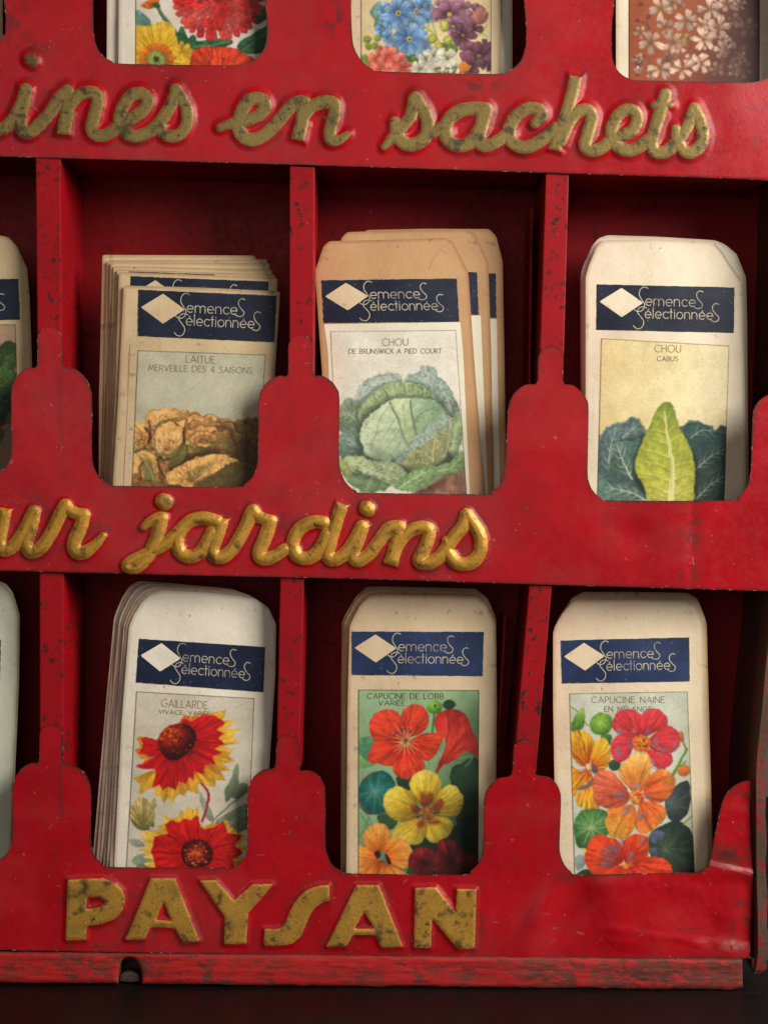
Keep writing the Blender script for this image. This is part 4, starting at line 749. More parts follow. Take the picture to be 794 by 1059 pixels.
def art_larkspur():
    A = Art(368, -60, 514, 90, (228, 208, 166), seed=18).at(350, 0, 3.97)
    for L in [[(378, 20), (372, 90), (360, 150)], [(388, 60), (392, 110), (400, 150)], [(350, 110), (380, 130), (420, 180)], [(540, 90), (580, 130), (610, 150)], [(610, 100), (580, 140), (560, 150)]]: A.line(L, 2.0, (168, 180, 92), .9)
    A.poly([(128, 52), (160, 8), (196, 20), (190, 60), (180, 104), (148, 116), (150, 80)], (112, 152, 136), tex=.25, edge=.35); A.veins([(150, 110), (160, 70), (185, 25)], 3, 18, .8, (80, 116, 104), .6)
    for c in [(118, 160), (158, 158), (122, 192), (150, 190), (120, 262), (105, 240)]: A.poly([(c[0]+16*math.cos(t), c[1]+16*math.sin(t)) for t in np.linspace(0, 5.6, 7)], (140, 158, 66), tex=.25, edge=.4, smooth=2)
    for c in [(300, 235), (275, 245), (320, 250), (430, 195), (470, 200)]: A.poly([(c[0]+24*math.cos(t), c[1]+22*math.sin(t)) for t in np.linspace(0, 5.6, 8)], (92, 122, 52), tex=.35, edge=.4, smooth=2)
    bl = [(90, 110, 150), (86, 130, 190), (120, 164, 214), (156, 190, 224)]
    for k, (x, y, r) in enumerate([(190, 40, 40), (270, 20, 44), (330, 130, 42), (180, 120, 36), (260, 210, 38), (370, 70, 36), (340, 210, 36), (320, 45, 66), (215, 80, 50), (300, 100, 56), (245, 55, 74), (350, 180, 46), (215, 160, 46), (240, 195, 44), (290, 160, 76), (355, 20, 44)]): A.flower((x, y), r*.88, 7, bl, 20*k, .62, -.05, k, centre=[((214, 196, 90), 1.1), ((60, 60, 50), .5)], edge=.42)
    pu = [(84, 40, 60), (122, 74, 98), (158, 108, 136), (176, 130, 150)]; pd = [(60, 24, 36), (92, 48, 66), (124, 74, 92), (132, 84, 98)]
    for k, (x, y, r) in enumerate([(420, 40, 50), (500, 45, 58), (455, 60, 68), (560, 60, 46), (470, 110, 46)]): A.flower((x, y), r, 6, pu, 33*k, .7, 0, 20+k, centre=[((170, 170, 70), .9)], edge=.42)
    for k, (x, y, r) in enumerate([(545, 120, 50), (600, 200, 48), (510, 145, 60), (540, 215, 52), (575, 230, 66), (540, 270, 50), (610, 265, 40)]): A.flower((x, y), r*.9, 6, pd, 27*k, .7, 0, 30+k, centre=[((110, 130, 60), .8)], edge=.45)
    A.poly([(540, 70), (575, 30), (612, 50), (610, 85), (570, 100)], (170, 104, 100), (575, 110), [(130, 70, 70), (172, 108, 104), (190, 130, 120)], .4, 10, .35)
    for c, a, b in [((435, 105), 18, 28), ((385, 160), 20, 20), ((450, 165), 22, 18), ((412, 188), 16, 16)]: A.poly([(c[0]+a*math.cos(t), c[1]+b*math.sin(t)) for t in np.linspace(0, 5.6, 8)], (186, 184, 80), c, [(200, 196, 110), (180, 180, 76), (130, 136, 50)], .2, 8, .4, smooth=2)
    co = [(190, 60, 60), (222, 90, 80), (238, 130, 110), (240, 146, 124)]
    for k, (x, y, r) in enumerate([(150, 270, 36), (215, 275, 38), (255, 265, 36), (185, 215, 34), (160, 240, 48), (240, 250, 54), (180, 280, 50), (205, 235, 58), (270, 285, 44)]): A.flower((x, y), r*.82, 5, co, 40*k, .8, 0, 40+k, centre=[((160, 140, 60), .7)], edge=.4)
    wh = [(150, 150, 110), (206, 202, 180), (230, 226, 212), (226, 222, 206)]
    for k, (x, y, r) in enumerate([(335, 280, 44), (480, 275, 44), (400, 285, 46), (360, 240, 46), (445, 240, 58), (390, 225, 44)]): A.flower((x, y), r*.8, 5, wh, 31*k, .85, 0, 50+k, centre=[((96, 110, 56), .9)], edge=.45)
    A.poly([(495, 265), (520, 252), (540, 280), (515, 300), (495, 290)], (214, 120, 40)); A.dots((450, 290), 70, 16, 24, 9, [(60, 84, 40), (96, 116, 56)], 3)
    return A.finish([(373, -55), (508, -55), (508, 88), (373, 88)])
def art_phlox():
    A = Art(645, -60, 792, 100, (168, 88, 52), seed=20).at(620, 0, 4.563)
    A.wash(lambda X, Y: sst(700, 775, X+.3*Y)*.8, (74, 36, 34)); A.wash(lambda X, Y: .35*fbm(X, Y, 10, 5), (120, 60, 40))
    for L in [[(230, 130), (215, 110), (180, 95)], [(230, 130), (226, 100), (232, 85)], [(235, 135), (200, 138), (172, 140)], [(540, 240), (590, 300), (640, 370)], [(420, 180), (430, 220), (400, 270)], [(640, 60), (620, 100), (600, 140)], [(690, 300), (650, 340)], [(160, 270), (200, 285)]]: A.line(L, 1.0, (84, 66, 36), .85)
    for c in [(180, 95), (172, 140), (232, 82), (200, 270), (175, 300), (215, 205), (178, 350), (190, 20)]: A.poly([(c[0]+13*math.cos(t), c[1]+10*math.sin(t)) for t in np.linspace(0, 5.6, 7)], (120, 66, 52), tex=.2, smooth=2)
    for c in [(440, 185), (400, 190), (410, 170), (360, 310)]: A.poly([(c[0]+14*math.cos(t), c[1]+10*math.sin(t)) for t in np.linspace(0, 5.6, 7)], (150, 140, 66), tex=.2, smooth=2)
    dk = [(90, 50, 44), (128, 86, 76), (150, 112, 98), (146, 108, 96)]; md = [(120, 70, 50), (172, 132, 112), (202, 168, 148), (206, 176, 158)]; lt = [(130, 80, 50), (196, 160, 138), (214, 182, 166), (220, 192, 178)]
    fl = [(700, 130, 60, dk), (640, 250, 68, dk), (680, 330, 54, dk), (560, 130, 70, md), (310, 130, 50, md), (345, 205, 62, md), (405, 95, 70, lt), (520, 45, 70, lt), (290, 40, 68, lt), (345, 10, 50, md), (490, 185, 68, lt), (245, 200, 72, lt), (480, 300, 62, lt), (285, 325, 66, lt), (390, 325, 68, lt), (185, 275, 26, md), (180, 330, 22, lt), (600, 20, 50, md)]
    rq = np.random.default_rng(9); fl = [(rq.uniform(180, 700), rq.uniform(-10, 360), rq.uniform(34, 48), md if rq.random() < .7 else dk) for _ in range(22)] + fl
    for k, (x, y, r, c) in enumerate(fl): A.flower((x, y), r*.86, 5, c, 23*k+10, .58, .10, 60+k, centre=[((150, 112, 50), .8), ((110, 70, 36), .4)], edge=.32, streak=.35)
    A.line([(560, 255), (600, 310), (650, 380)], 1.6, (110, 96, 50), .8)
    A.wash(lambda X, Y: sst(735, 785, X+.2*Y)*.45, (40, 22, 20))
    return A.finish([(650, -55), (785.5, -55), (785.5, 98), (650, 98)], (60, 34, 24))
def art_leafy():
    A = Art(-126, 330, 26, 540, (196, 168, 140), seed=22).at(0, 230, 3.925)
    A.wash(lambda X, Y: .5*fbm(X, Y, 18, 3), (150, 116, 92))
    rr = np.random.default_rng(4)
    for k in range(46):
        x = rr.uniform(-420, 70); y = rr.uniform(540, 880); r = rr.uniform(28, 60); g = rr.uniform(.6, 1.2)
        crinkle(A, [(x+r*math.cos(t)*rr.uniform(.7, 1.2), y+r*math.sin(t)*rr.uniform(.7, 1.2)) for t in np.linspace(0, 5.6, 8)], (66*g, 96*g, 48*g), k, warp=.3)
        A.veins([(x-r*.6, y+r*.5), (x, y), (x+r*.6, y-r*.5)], 3, r*.5, .8, (130, 150, 90), .5)
    A.wash(lambda X, Y: sst(415, 450, Y)*.4, (90, 50, 40))
    return A.finish([(-122, 336), (16.6, 335.7), (20, 530), (-116, 530)], (96, 78, 60))

# ------------------------------------------------------------------ the rack
def V(px, py, Y): return ((px-CX)*P, Y, ZC+(CY-py)*P)
rack = empty('seed_rack', ((270-CX)*P, .03, 0.0), 'old red enamelled metal rack of open bins with raised gold lettering', 'seed rack')
c0 = crop
TOPA = [(-250, -110), (-162, -110), (-162, 25), (-158, 44), (-146, 55), (-130, 60), (-30, 61), (-13, 57), (-3, 48), (3, 36), (6, 22), (6, -110), (96, -110), (96, 0), (97, 35), (100, 48), (106, 57), (116, 63.5), (130, 66), (247, 67.5), (258, 64.5), (267, 59), (274, 47), (276, 25), (276.5, -110), (363, -110), (363, 0), (364, 35), (366.4, 50), (374, 63), (385, 71.5), (398, 74), (511, 76.5), (526, 73), (537.7, 63.5), (542.7, 50), (544, 30), (544.5, -110), (635, -110), (635, 0), (633, 22), (632.7, 52), (635, 66), (641, 75.6), (651, 81.5), (664, 83.3), (752, 85.2), (773, 85.5), (790, 82), (802, 72), (806, 55), (806, -110), (830, -110)]
BOTA = [(830, 187), (794, 187), (760, 185), (580, 179.5), (400, 173.5), (200, 167.5), (0, 162), (-250, 155)]
TOPB = [(-250, 400), (-172, 400), (-165, 412), (-162, 430), (-162, 470), (-158, 484), (-146, 492), (-130, 494.5), (-22, 495), (-8, 492), (3, 485.5), (9, 478), (11.5, 468), (11.5, 408), (13, 398), (16, 391), (23, 384), (30, 380.4), (38.3, 378.6), (38.5, 352), (40, 345.5), (44, 340.5), (49.7, 338.8), (57, 340.4), (62, 345), (64.8, 353), (65.3, 378.6), (72, 380.3), (80, 383.5), (88, 390.5), (93, 401), (95, 414), (95, 466), (96.3, 480), (100, 490), (107, 497.5), (116, 501.6), (130, 503), (241, 504), (252, 501.4), (260, 495), (264.7, 486), (266.3, 474), (267, 448), (267, 417), (269.5, 405), (275, 396.8), (283, 391), (290, 388.6), (297.6, 387.6), (298, 361), (299.5, 354), (304, 349), (311, 346.6), (318, 348.8), (322, 354), (323.6, 361), (324, 386.5), (333, 388.8), (342, 394), (348.5, 402.5), (351, 414), (350.5, 472), (352, 486), (356, 497), (363, 505), (370, 508.6), (378, 510), (497, 511.6), (507, 509.4), (515, 504), (520.6, 493), (523, 474), (524.5, 434), (526, 420), (530, 409.5), (537, 402), (546, 397.5), (555.4, 396), (556, 376), (557.5, 367), (562, 360.5), (569, 358), (576.5, 359.8), (581.5, 365), (583, 372), (582, 395.5), (591.6, 398.4), (600, 404.5), (606, 413), (608.5, 425), (607.4, 486), (609, 499), (613.5, 508.6), (622, 515.3), (634, 518), (752, 518), (763, 514), (770.5, 506.5), (775, 496), (776.7, 478), (778.4, 432), (781, 421), (786, 414), (794, 408.5), (804, 405.5), (830, 405)]
BOTB = [(830, 613), (794, 612), (540, 604.6), (380, 599.5), (200, 595.8), (0, 590.7), (-250, 584)]
TOPC = [(-250, 790), (-172, 790), (-164, 802), (-162, 820), (-162, 866), (-158, 880), (-146, 890), (-130, 893), (-24, 894.5), (-9, 892.5), (1, 889), (8.8, 881), (12, 868), (12.6, 824), (14.4, 809), (18, 800.5), (25, 793.4), (33, 789.6), (40, 787.8), (40.8, 763), (42.4, 756), (46.5, 751.8), (52.7, 750.4), (59, 752), (63.5, 757), (65, 764), (65.2, 788.4), (74, 791.5), (84.5, 797.5), (91, 807), (94, 822), (93.8, 862), (95, 878), (99.5, 888.5), (107, 895), (118, 897.8), (233, 898.4), (244, 896), (251, 890.5), (255, 881.5), (256, 866), (256.2, 823), (258.5, 811), (264, 802.5), (273, 796.6), (284, 794), (285.6, 772), (288, 765), (293, 761), (298.9, 760), (305, 762.5), (308.6, 768), (309.4, 777), (309.2, 796), (319, 797.5), (328, 801.7), (334, 809.5), (336.4, 822), (336.7, 872), (339, 886), (344, 895.8), (353, 902), (364, 904.3), (475, 905.8), (486, 902), (494, 894.5), (498.6, 884), (500, 868), (500.2, 832), (502, 821), (507, 812.5), (516, 805.4), (529, 801.6), (530.8, 777), (533.5, 770), (538.5, 766.4), (545, 765.3), (551.5, 768), (554.8, 774), (555, 782), (554.2, 801.4), (565, 803.6), (574, 809.8), (579, 819.5), (580, 832), (578.6, 868), (579, 882), (583, 894), (590, 902), (600, 906), (661, 904.2), (715, 903.6), (726, 900.8), (733, 893.8), (736, 881), (739.5, 862), (744, 842), (747.5, 829.5), (752, 820.5), (759, 813.3), (767, 809.4), (776.5, 807.6)]
BOTC = [(775.5, 838), (778.2, 896), (779, 915), (778, 935), (777, 970), (775, 989.6), (770, 992), (510, 991.6), (290, 988.6), (50, 984.4), (-250, 979)]
def outline(top, bot): return np.concatenate([cr(top, 3, False), cr(bot, 2, False)])
# lettering: centre lines of the pen strokes with half widths
def st(pts, r, tr, flat=''): 
    q = cr(tr(pts), 6, False); s = 3.97
    rr = np.interp(np.linspace(0, 1, len(q)), np.linspace(0, 1, len(r)), r)/s if isinstance(r, (list, tuple)) else r/s
    return (q, rr*1.0+.10, flat)
T1, T2, T3, T4 = crop(0, 40, 3.97), crop(200, 60, 3.97), crop(380, 60, 3.97), crop(560, 60, 3.97)
M1, M2, M3 = crop(0, 500, 3.97), crop(180, 500, 3.97), crop(340, 500, 3.97)
WORDS_A = [
 [st([(126, 85), (134, 91)], 27, T1)],
 [st([(-70, 330), (-30, 372), (20, 365), (62, 320), (92, 255), (106, 208)], 27, T1), st([(107, 205), (98, 262), (85, 325), (90, 372), (122, 384), (162, 352), (210, 298), (245, 243), (275, 222)], 28, T1, 's'),
  st([(276, 215), (276, 285), (262, 385)], [27, 30, 30], T1, 'e'), st([(278, 290), (308, 246), (345, 222), (385, 222), (401, 250), (392, 300), (378, 352), (384, 388), (425, 398), (475, 370), (540, 328), (592, 290), (606, 248), (578, 224), (536, 236), (502, 285), (490, 340), (514, 384), (560, 400), (612, 382), (650, 350), (692, 290), (716, 240), (722, 212)], 27, T1),
  st([(722, 208), (742, 240), (766, 290), (768, 345), (744, 388), (704, 402), (668, 386), (655, 352)], 26, T1)],
 [st([(108, 287), (160, 268), (215, 258), (272, 232), (296, 196), (276, 168), (232, 172), (198, 220), (184, 280), (204, 322), (246, 336), (302, 308), (350, 258), (400, 200), (438, 180), (456, 182)], [17, 22, 26, 27, 28, 28, 28, 28, 28, 28, 28, 28, 28, 28, 28, 27], T2), st([(452, 182), (446, 255), (430, 330)], 29, T2, 'e'),
  st([(446, 250), (482, 204), (530, 182), (574, 186), (577, 235), (560, 300), (566, 336), (602, 334), (634, 312)], [27, 27, 28, 28, 27, 27, 27, 20, 14], T2)],
 [st([(66, 368), (100, 330), (140, 285), (178, 235), (194, 165)], [12, 22, 26, 27, 27], T3), st([(196, 160), (224, 205), (248, 265), (240, 320), (200, 352), (155, 352), (122, 315), (114, 262)], [24, 27, 28, 29, 29, 29, 28, 22], T3), st([(222, 345), (262, 310), (300, 285)], 24, T3),
  st([(485, 210), (430, 208), (365, 225), (322, 275), (330, 335), (378, 360), (430, 340), (465, 285)], 29, T3), st([(486, 212), (470, 270), (455, 330), (474, 358), (516, 352), (565, 318)], [30, 30, 30, 29, 27, 26], T3, 's'),
  st([(688, 268), (712, 240), (704, 212), (660, 208), (612, 238), (582, 292), (592, 345), (640, 366), (700, 348), (770, 290)], [22, 27, 27, 27, 28, 28, 28, 28, 28, 26], T3),
  st([(138, 82), (124, 150), (98, 240), (66, 330), (54, 372)], 27, T4, 'se'), st([(78, 340), (108, 272), (148, 222), (188, 214), (206, 244), (192, 304), (178, 358), (200, 380), (245, 370), (300, 328), (366, 304), (392, 256), (380, 220), (346, 214), (308, 244), (287, 300), (300, 352), (346, 380), (392, 370), (440, 335)], 27, T4),
  st([(508, 150), (490, 212), (465, 290), (450, 350), (468, 386), (510, 384), (560, 345)], 27, T4), st([(462, 194), (528, 192)], 15, T4), st([(540, 365), (575, 322), (604, 270), (622, 215)], 24, T4), st([(628, 205), (648, 255), (662, 310), (650, 362), (612, 388), (578, 376), (556, 330), (552, 292)], [24, 27, 27, 27, 27, 26, 24, 20], T4)]]
WORDS_B = [
 [st([(20, 112), (8, 180), (-2, 240), (12, 274), (50, 262), (92, 210), (128, 140), (140, 118)], 27, M1, 's'), st([(141, 118), (128, 185), (108, 246), (124, 282), (165, 268), (206, 212), (244, 135), (268, 92)], 27, M1, 's'), st([(268, 92), (292, 116), (345, 132)], [27, 25, 24], M1), st([(343, 132), (330, 185), (304, 246), (314, 284), (350, 283), (392, 252), (424, 216)], [28, 28, 28, 28, 27, 20, 13], M1)],
 [st([(670, 74), (676, 80)], 32, M1)],
 [st([(588, 182), (625, 152), (660, 144)], [13, 20, 26], M1), st([(664, 146), (648, 205), (625, 268), (595, 318), (558, 350), (526, 350), (520, 334), (552, 312), (620, 282), (680, 248), (730, 200)], [28, 28, 27, 25, 22, 20, 20, 21, 23, 25, 25], M1),
  st([(175, 158), (120, 144), (60, 160), (18, 215), (22, 280), (66, 302), (112, 280), (156, 205)], 27, M2), st([(196, 152), (184, 200), (160, 262), (166, 300), (204, 302), (246, 262), (288, 190), (318, 120)], 27, M2, 's'), st([(322, 112), (345, 138), (396, 156)], [26, 25, 24], M2), st([(394, 158), (378, 215), (352, 278), (356, 306), (394, 308), (455, 272)], [28, 28, 28, 28, 27, 24], M2),
  st([(612, 162), (570, 160), (516, 188), (488, 244), (504, 298), (552, 308), (594, 278), (628, 215)], 27, M2), st([(688, 92), (664, 165), (642, 245), (630, 296), (654, 315), (694, 296), (735, 245), (770, 180)], 27, M2, 's'),
  st([(140, 174), (120, 235), (100, 290), (116, 318), (156, 300), (202, 244), (244, 188), (285, 178)], 27, M3, 's'), st([(290, 182), (276, 255), (255, 328)], 29, M3, 'e'), st([(278, 262), (320, 205), (378, 182), (412, 196), (402, 250), (372, 312), (386, 330), (428, 322), (470, 286), (510, 228), (550, 175), (566, 130)], 27, M3),
  st([(564, 128), (594, 168), (622, 225), (618, 290), (580, 328), (528, 328), (494, 292), (482, 238)], [24, 26, 28, 28, 28, 28, 27, 18], M3)],
 [st([(154, 103), (161, 108)], 30, M3)]]
Q1, Q2 = crop(50, 890, 3.308), crop(270, 890, 3.308)
def rnd(pts, tr):
    """polygon with slightly softened corners"""
    p = tr(pts); out = []
    for i in range(len(p)):
        a, b, c = p[i-1], p[i], p[(i+1) % len(p)]
        for q in (a, c):
            d = q-b; L = np.hypot(*d); out.append((b+d*min(1.6/L, .3), q is a))
    r = [];
    for k in range(0, len(out), 2):
        u, v = out[k][0], out[k+1][0]; b = p[k//2]
        r += [u, .25*u+.5*b+.25*v, v]
    return np.array(r)
LETTERS = [
 [rnd([(65, 68), (110, 64), (185, 62), (230, 78), (256, 104), (264, 135), (257, 170), (232, 203), (180, 221), (133, 228), (130, 275), (58, 278)], Q1), rnd([(133, 130), (172, 127), (188, 136), (190, 148), (175, 162), (133, 168)], Q1)],
 [rnd([(350, 62), (435, 62), (520, 280), (460, 285), (432, 235), (350, 232), (330, 273), (262, 275)], Q1), rnd([(393, 148), (420, 208), (370, 206)], Q1)],
 [rnd([(515, 70), (575, 68), (635, 138), (700, 82), (773, 82), (685, 185), (678, 290), (600, 290), (602, 195)], Q1)],
 [rnd([(235, 85), (235, 140), (205, 150), (182, 168), (165, 195), (150, 235), (135, 265), (105, 290), (50, 297), (8, 295), (10, 235), (45, 237), (70, 232), (86, 205), (100, 170), (125, 130), (150, 106), (175, 94), (205, 86)], Q2)],
 [rnd([(325, 85), (405, 85), (488, 300), (410, 302), (388, 258), (315, 258), (290, 300), (222, 298)], Q2), rnd([(352, 180), (385, 235), (322, 235)], Q2)],
 [rnd([(525, 95), (600, 92), (665, 180), (668, 98), (738, 100), (732, 305), (672, 306), (585, 205), (582, 303), (522, 302)], Q2)]]
GH = .9
def front_panel(top, bot, groups, kind, gold, Hh, w_out, w_in, dents, tag_label, scuffs, gin=.45):
    R = [outline(top, bot)]; xs = np.arange(-256, 836, GH); al = R[0]; ys = np.arange(al[:, 1].min()-4, al[:, 1].max()+4, GH)
    S = poly_sdf(xs, ys, R); X, Y = np.meshgrid(xs, ys)
    gs = [(poly_sdf(xs, ys, g, 20.) if kind == 'poly' else stroke_sdf(xs, ys, g)) for g in groups]
    T = np.minimum.reduce(gs)
    T = T + .8*(fbm(X, Y, 5, 31, 2)-.5)
    prof = sst(w_out, -w_in, T)
    low = (fbm(X, Y, 150, 41, 2)-.5)*5.0 + (fbm(X, Y, 42, 43, 2)-.5)*1.1
    swell = np.exp(-np.maximum(T, 0)/9.)*.7
    ht = Hh*(.72+.56*fbm(X, Y, 46, 45, 2))*prof + swell + low + dents(X, Y)           # towards the viewer, traced units
    n1 = fbm(X, Y, 9, 51, 4); n2 = fbm(X, Y, 34, 53, 3)
    halo = np.exp(-((T-4.0)/5.0)**2)*sst(.46, .66, n1*.6+n2*.45)*.75
    blot = sst(.60, .70, fbm(X, Y, 16, 57, 4))*sst(.50, .62, n2)*.6
    low_edge = np.exp(-np.maximum(np.interp(X, *np.array(sorted(bot)).T)-Y, 0)/1.6)*sst(.35, .6, n1)*.8
    dirt = np.clip(halo*.55+blot*.30+low_edge, 0, 1); sc_ = np.zeros_like(T)
    rg = np.random.default_rng(len(top))
    def scr(pts, w, v, arr):
        for a, b in zip(pts[:-1], pts[1:]):
            i0, i1 = np.searchsorted(xs, [min(a[0], b[0])-4, max(a[0], b[0])+4]); j0, j1 = np.searchsorted(ys, [min(a[1], b[1])-4, max(a[1], b[1])+4])
            if i1 > i0 and j1 > j0: d = seg_dist(X[j0:j1, i0:i1], Y[j0:j1, i0:i1], a, b); arr[j0:j1, i0:i1] = np.maximum(arr[j0:j1, i0:i1], np.clip(1-d/w, 0, 1)*v)
    for i in range(130):
        x, y = rg.uniform(-250, 800), rg.uniform(ys[0], ys[-1]); a = rg.uniform(0, 3.14); L = rg.uniform(2, 13)*rg.random()+1.5
        scr([(x, y), (x+L*math.cos(a), y+L*math.sin(a)*.6)], rg.uniform(.6, 1.0), rg.uniform(.1, .5), sc_ if rg.random() < .6 else dirt)
    for i in range(170):
        x, y = rg.uniform(-250, 800), rg.uniform(ys[0], ys[-1]); scr([(x, y), (x+.5, y+.4)], rg.uniform(.7, 2.2)*(.5+.5*rg.random()), rg.uniform(.4, .95), dirt if rg.random() < .7 else sc_)
    sc_ = np.maximum(sc_, .05*sst(.50, .72, fbm(X, Y, 70, 71, 4)))
    tips = np.exp(np.minimum(S, 0)/2.6)*sst(.44, .62, fbm(X, Y, 20, 73, 4))*.75; dirt = np.maximum(dirt, tips)
    scuffs(scr, dirt, sc_, X, Y, n1, n2)
    o = sheet('front_panel', R, GH, lambda x, y, u: -ht[u]*P, M['red'], rack, thick=.0009, grid=(xs, ys, S), attrs={'dirt': dirt, 'scuff': np.clip(sc_, 0, 1)}, ext=True)
    o['label'] = tag_label
    h2 = .6
    for g in groups:
        allp = np.concatenate([q for q in g]) if kind == 'poly' else np.concatenate([k[0] for k in g])
        x2 = np.arange(allp[:, 0].min()-11, allp[:, 0].max()+11, h2); y2 = np.arange(allp[:, 1].min()-11, allp[:, 1].max()+11, h2)
        T2_ = poly_sdf(x2, y2, g, 20.) if kind == 'poly' else stroke_sdf(x2, y2, g)
        XX, YY = np.meshgrid(x2, y2); T2_ = T2_ + .8*(fbm(XX, YY, 5, 31, 2)-.5) + .5*(fbm(XX, YY, 1.8, 33, 2)-.5)
        def hf(x, y):
            fx = np.clip((x-xs[0])/GH, 0, len(xs)-1.001); fy = np.clip((y-ys[0])/GH, 0, len(ys)-1.001); i = fx.astype(int); j = fy.astype(int); fx -= i; fy -= j
            return (ht[j, i]*(1-fx)+ht[j, i+1]*fx)*(1-fy)+(ht[j+1, i]*(1-fx)+ht[j+1, i+1]*fx)*fy
        sheet('raised_letter' if kind == 'poly' or len(g) == 1 else 'raised_lettering', None, h2, lambda x, y: -hf(x, y)*P-.00007, M['gold_dot' if gold == 'gold_old' and len(g) == 1 and len(g[0][0]) < 12 else gold], o, thick=.0001, grid=(x2, y2, T2_+gin))
    return o
def g2(X, Y, x, y, sx, sy, rot=0.):
    c, s = math.cos(rot), math.sin(rot); u = (X-x)*c+(Y-y)*s; v = -(X-x)*s+(Y-y)*c; return np.exp(-(u/sx)**2-(v/sy)**2)
def scA(scr, dirt, sc_, X, Y, n1, n2):
    dirt[:] = np.maximum(dirt, g2(X, Y, 497, 88, 22, 9)*sst(.40, .62, n1)*.9); dirt[:] = np.maximum(dirt, g2(X, Y, 545, 76, 7, 12, .6)*sst(.4, .55, n1)*.7)
    dirt[:] = np.maximum(dirt, (g2(X, Y, 15, 20, 16, 18)+g2(X, Y, 30, 50, 30, 8))*sst(.42, .6, n1)*.7); dirt[:] = np.maximum(dirt, g2(X, Y, 345, 18, 10, 16)*sst(.5, .62, n1))
def scB(scr, dirt, sc_, X, Y, n1, n2):
    dirt[:] = np.maximum(dirt, (g2(X, Y, 712, 595, 9, 7)+.8*g2(X, Y, 714, 545, 10, 22))*sst(.42, .58, n1)); scr([(716, 577), (717, 584)], 1.2, .8, sc_); scr([(61, 380), (62, 430), (64, 460)], 3.5, .35, dirt)
    scr([(10, 467), (11.5, 480)], 1.5, .5, sc_)
def scC(scr, dirt, sc_, X, Y, n1, n2):
    scr([(62, 792), (62.5, 820), (64, 846)], 3.2, .6, dirt); scr([(700, 962), (716, 961.5), (730, 962)], 1.3, .75, dirt); scr([(597, 965), (603, 967)], 1.5, .5, sc_)
    dirt[:] = np.maximum(dirt, g2(X, Y, 768, 962, 12, 40)*sst(.36, .58, n1)*.95); dirt[:] = np.maximum(dirt, g2(X, Y, 752, 886, 24, 12, .1)*sst(.25, .5, n1)*.95); dirt[:] = np.maximum(dirt, g2(X, Y, 764, 826, 14, 9)*sst(.38, .58, n1)*.8)
    dirt[:] = np.maximum(dirt, g2(X, Y, 585, 908, 14, 7)*sst(.36, .6, n1)*.7); dirt[:] = np.maximum(dirt, g2(X, Y, 100, 979, 60, 3)*sst(.4, .6, n1)*.6)
    sc_[:] = np.maximum(sc_, g2(X, Y, 758, 980, 12, 5)*sst(.4, .6, n1)*.6); scr([(735, 895), (748, 898.6), (760, 901), (776, 905.8)], 1.1, .45, sc_); scr([(738, 894), (752, 897.5), (776, 903)], 3.0, .5, dirt)
def dnA(X, Y): return 1.2*g2(X, Y, 740, 120, 60, 40) - 2.0*sst(700, 830, X) - 1.0*sst(164+(X*.028)-3, 164+(X*.028)+3, Y)
def dnB(X, Y): return -1.6*g2(X, Y, 655, 555, 26, 16, .5) + 1.2*g2(X, Y, 690, 540, 24, 30) - 1.6*g2(X, Y, 716, 560, 7, 40, .05) - 1.0*sst(595+(X*.0265)-7, 595+(X*.0265)+2, Y)
def dnC(X, Y):
    n = (fbm(X, Y, 24, 77, 3)-.5)
    yc = 894.5+(X-733)*.25; t = np.maximum(yc-Y, 0)*sst(722, 740, X)
    fold = -(np.minimum(t, 5)*.30 + np.clip(t-9, 0, 60)*.02) - .05*np.clip(X-740, 0, 60)*sst(0, 8, t) + .8*g2(X, Y, 758, 840, 20, 7)
    ridge = 5.5*g2(X, Y, 556, 950, 13, 46, .45) - 3.6*g2(X, Y, 592, 945, 14, 40, .45)
    xl = 606+.22*(Y-905)+8*n                       # crease from the bin corner down
    pl = np.clip(X-xl, 0, 130)*sst(900, 918, Y)*sst(990, 972, Y+6*n); tilt = 4.2*sst(0, 1, np.clip((X-xl+9)/34., 0, 1))*sst(900, 918, Y)*sst(990, 972, Y+6*n) - .058*pl
    lowc = 963+.14*(X-640)+9*n; lip = .7*np.exp(-((Y-lowc)/5.)**2)*sst(612, 640, X)*sst(760, 725, X)
    return fold + ridge + tilt + lip - 3.0*sst(755, 780, X)*sst(900, 930, Y) + 2.4*g2(X, Y, 750, 978, 18, 7) - 1.6*g2(X, Y, 735, 960, 12, 20) + 1.2*g2(X, Y, 690, 915, 40, 10, .1) + n*1.6*sst(620, 700, X)
front_panel(TOPA, BOTA, WORDS_A, 'pen', 'gold_old', 2.7, 6.5, 4.2, dnA, 'top red panel with tarnished gold script reading ines en sachets', scA)
front_panel(TOPB, BOTB, WORDS_B, 'pen', 'gold', 3.7, 4.0, 6.0, dnB, 'middle red panel with bright gold script reading ur jardins', scB, 0.)
front_panel(TOPC, BOTC, LETTERS, 'poly', 'gold_cap', 2.3, 5.0, 3.6, dnC, 'bottom dented red panel with worn gold capitals reading PAYSAN', scC)

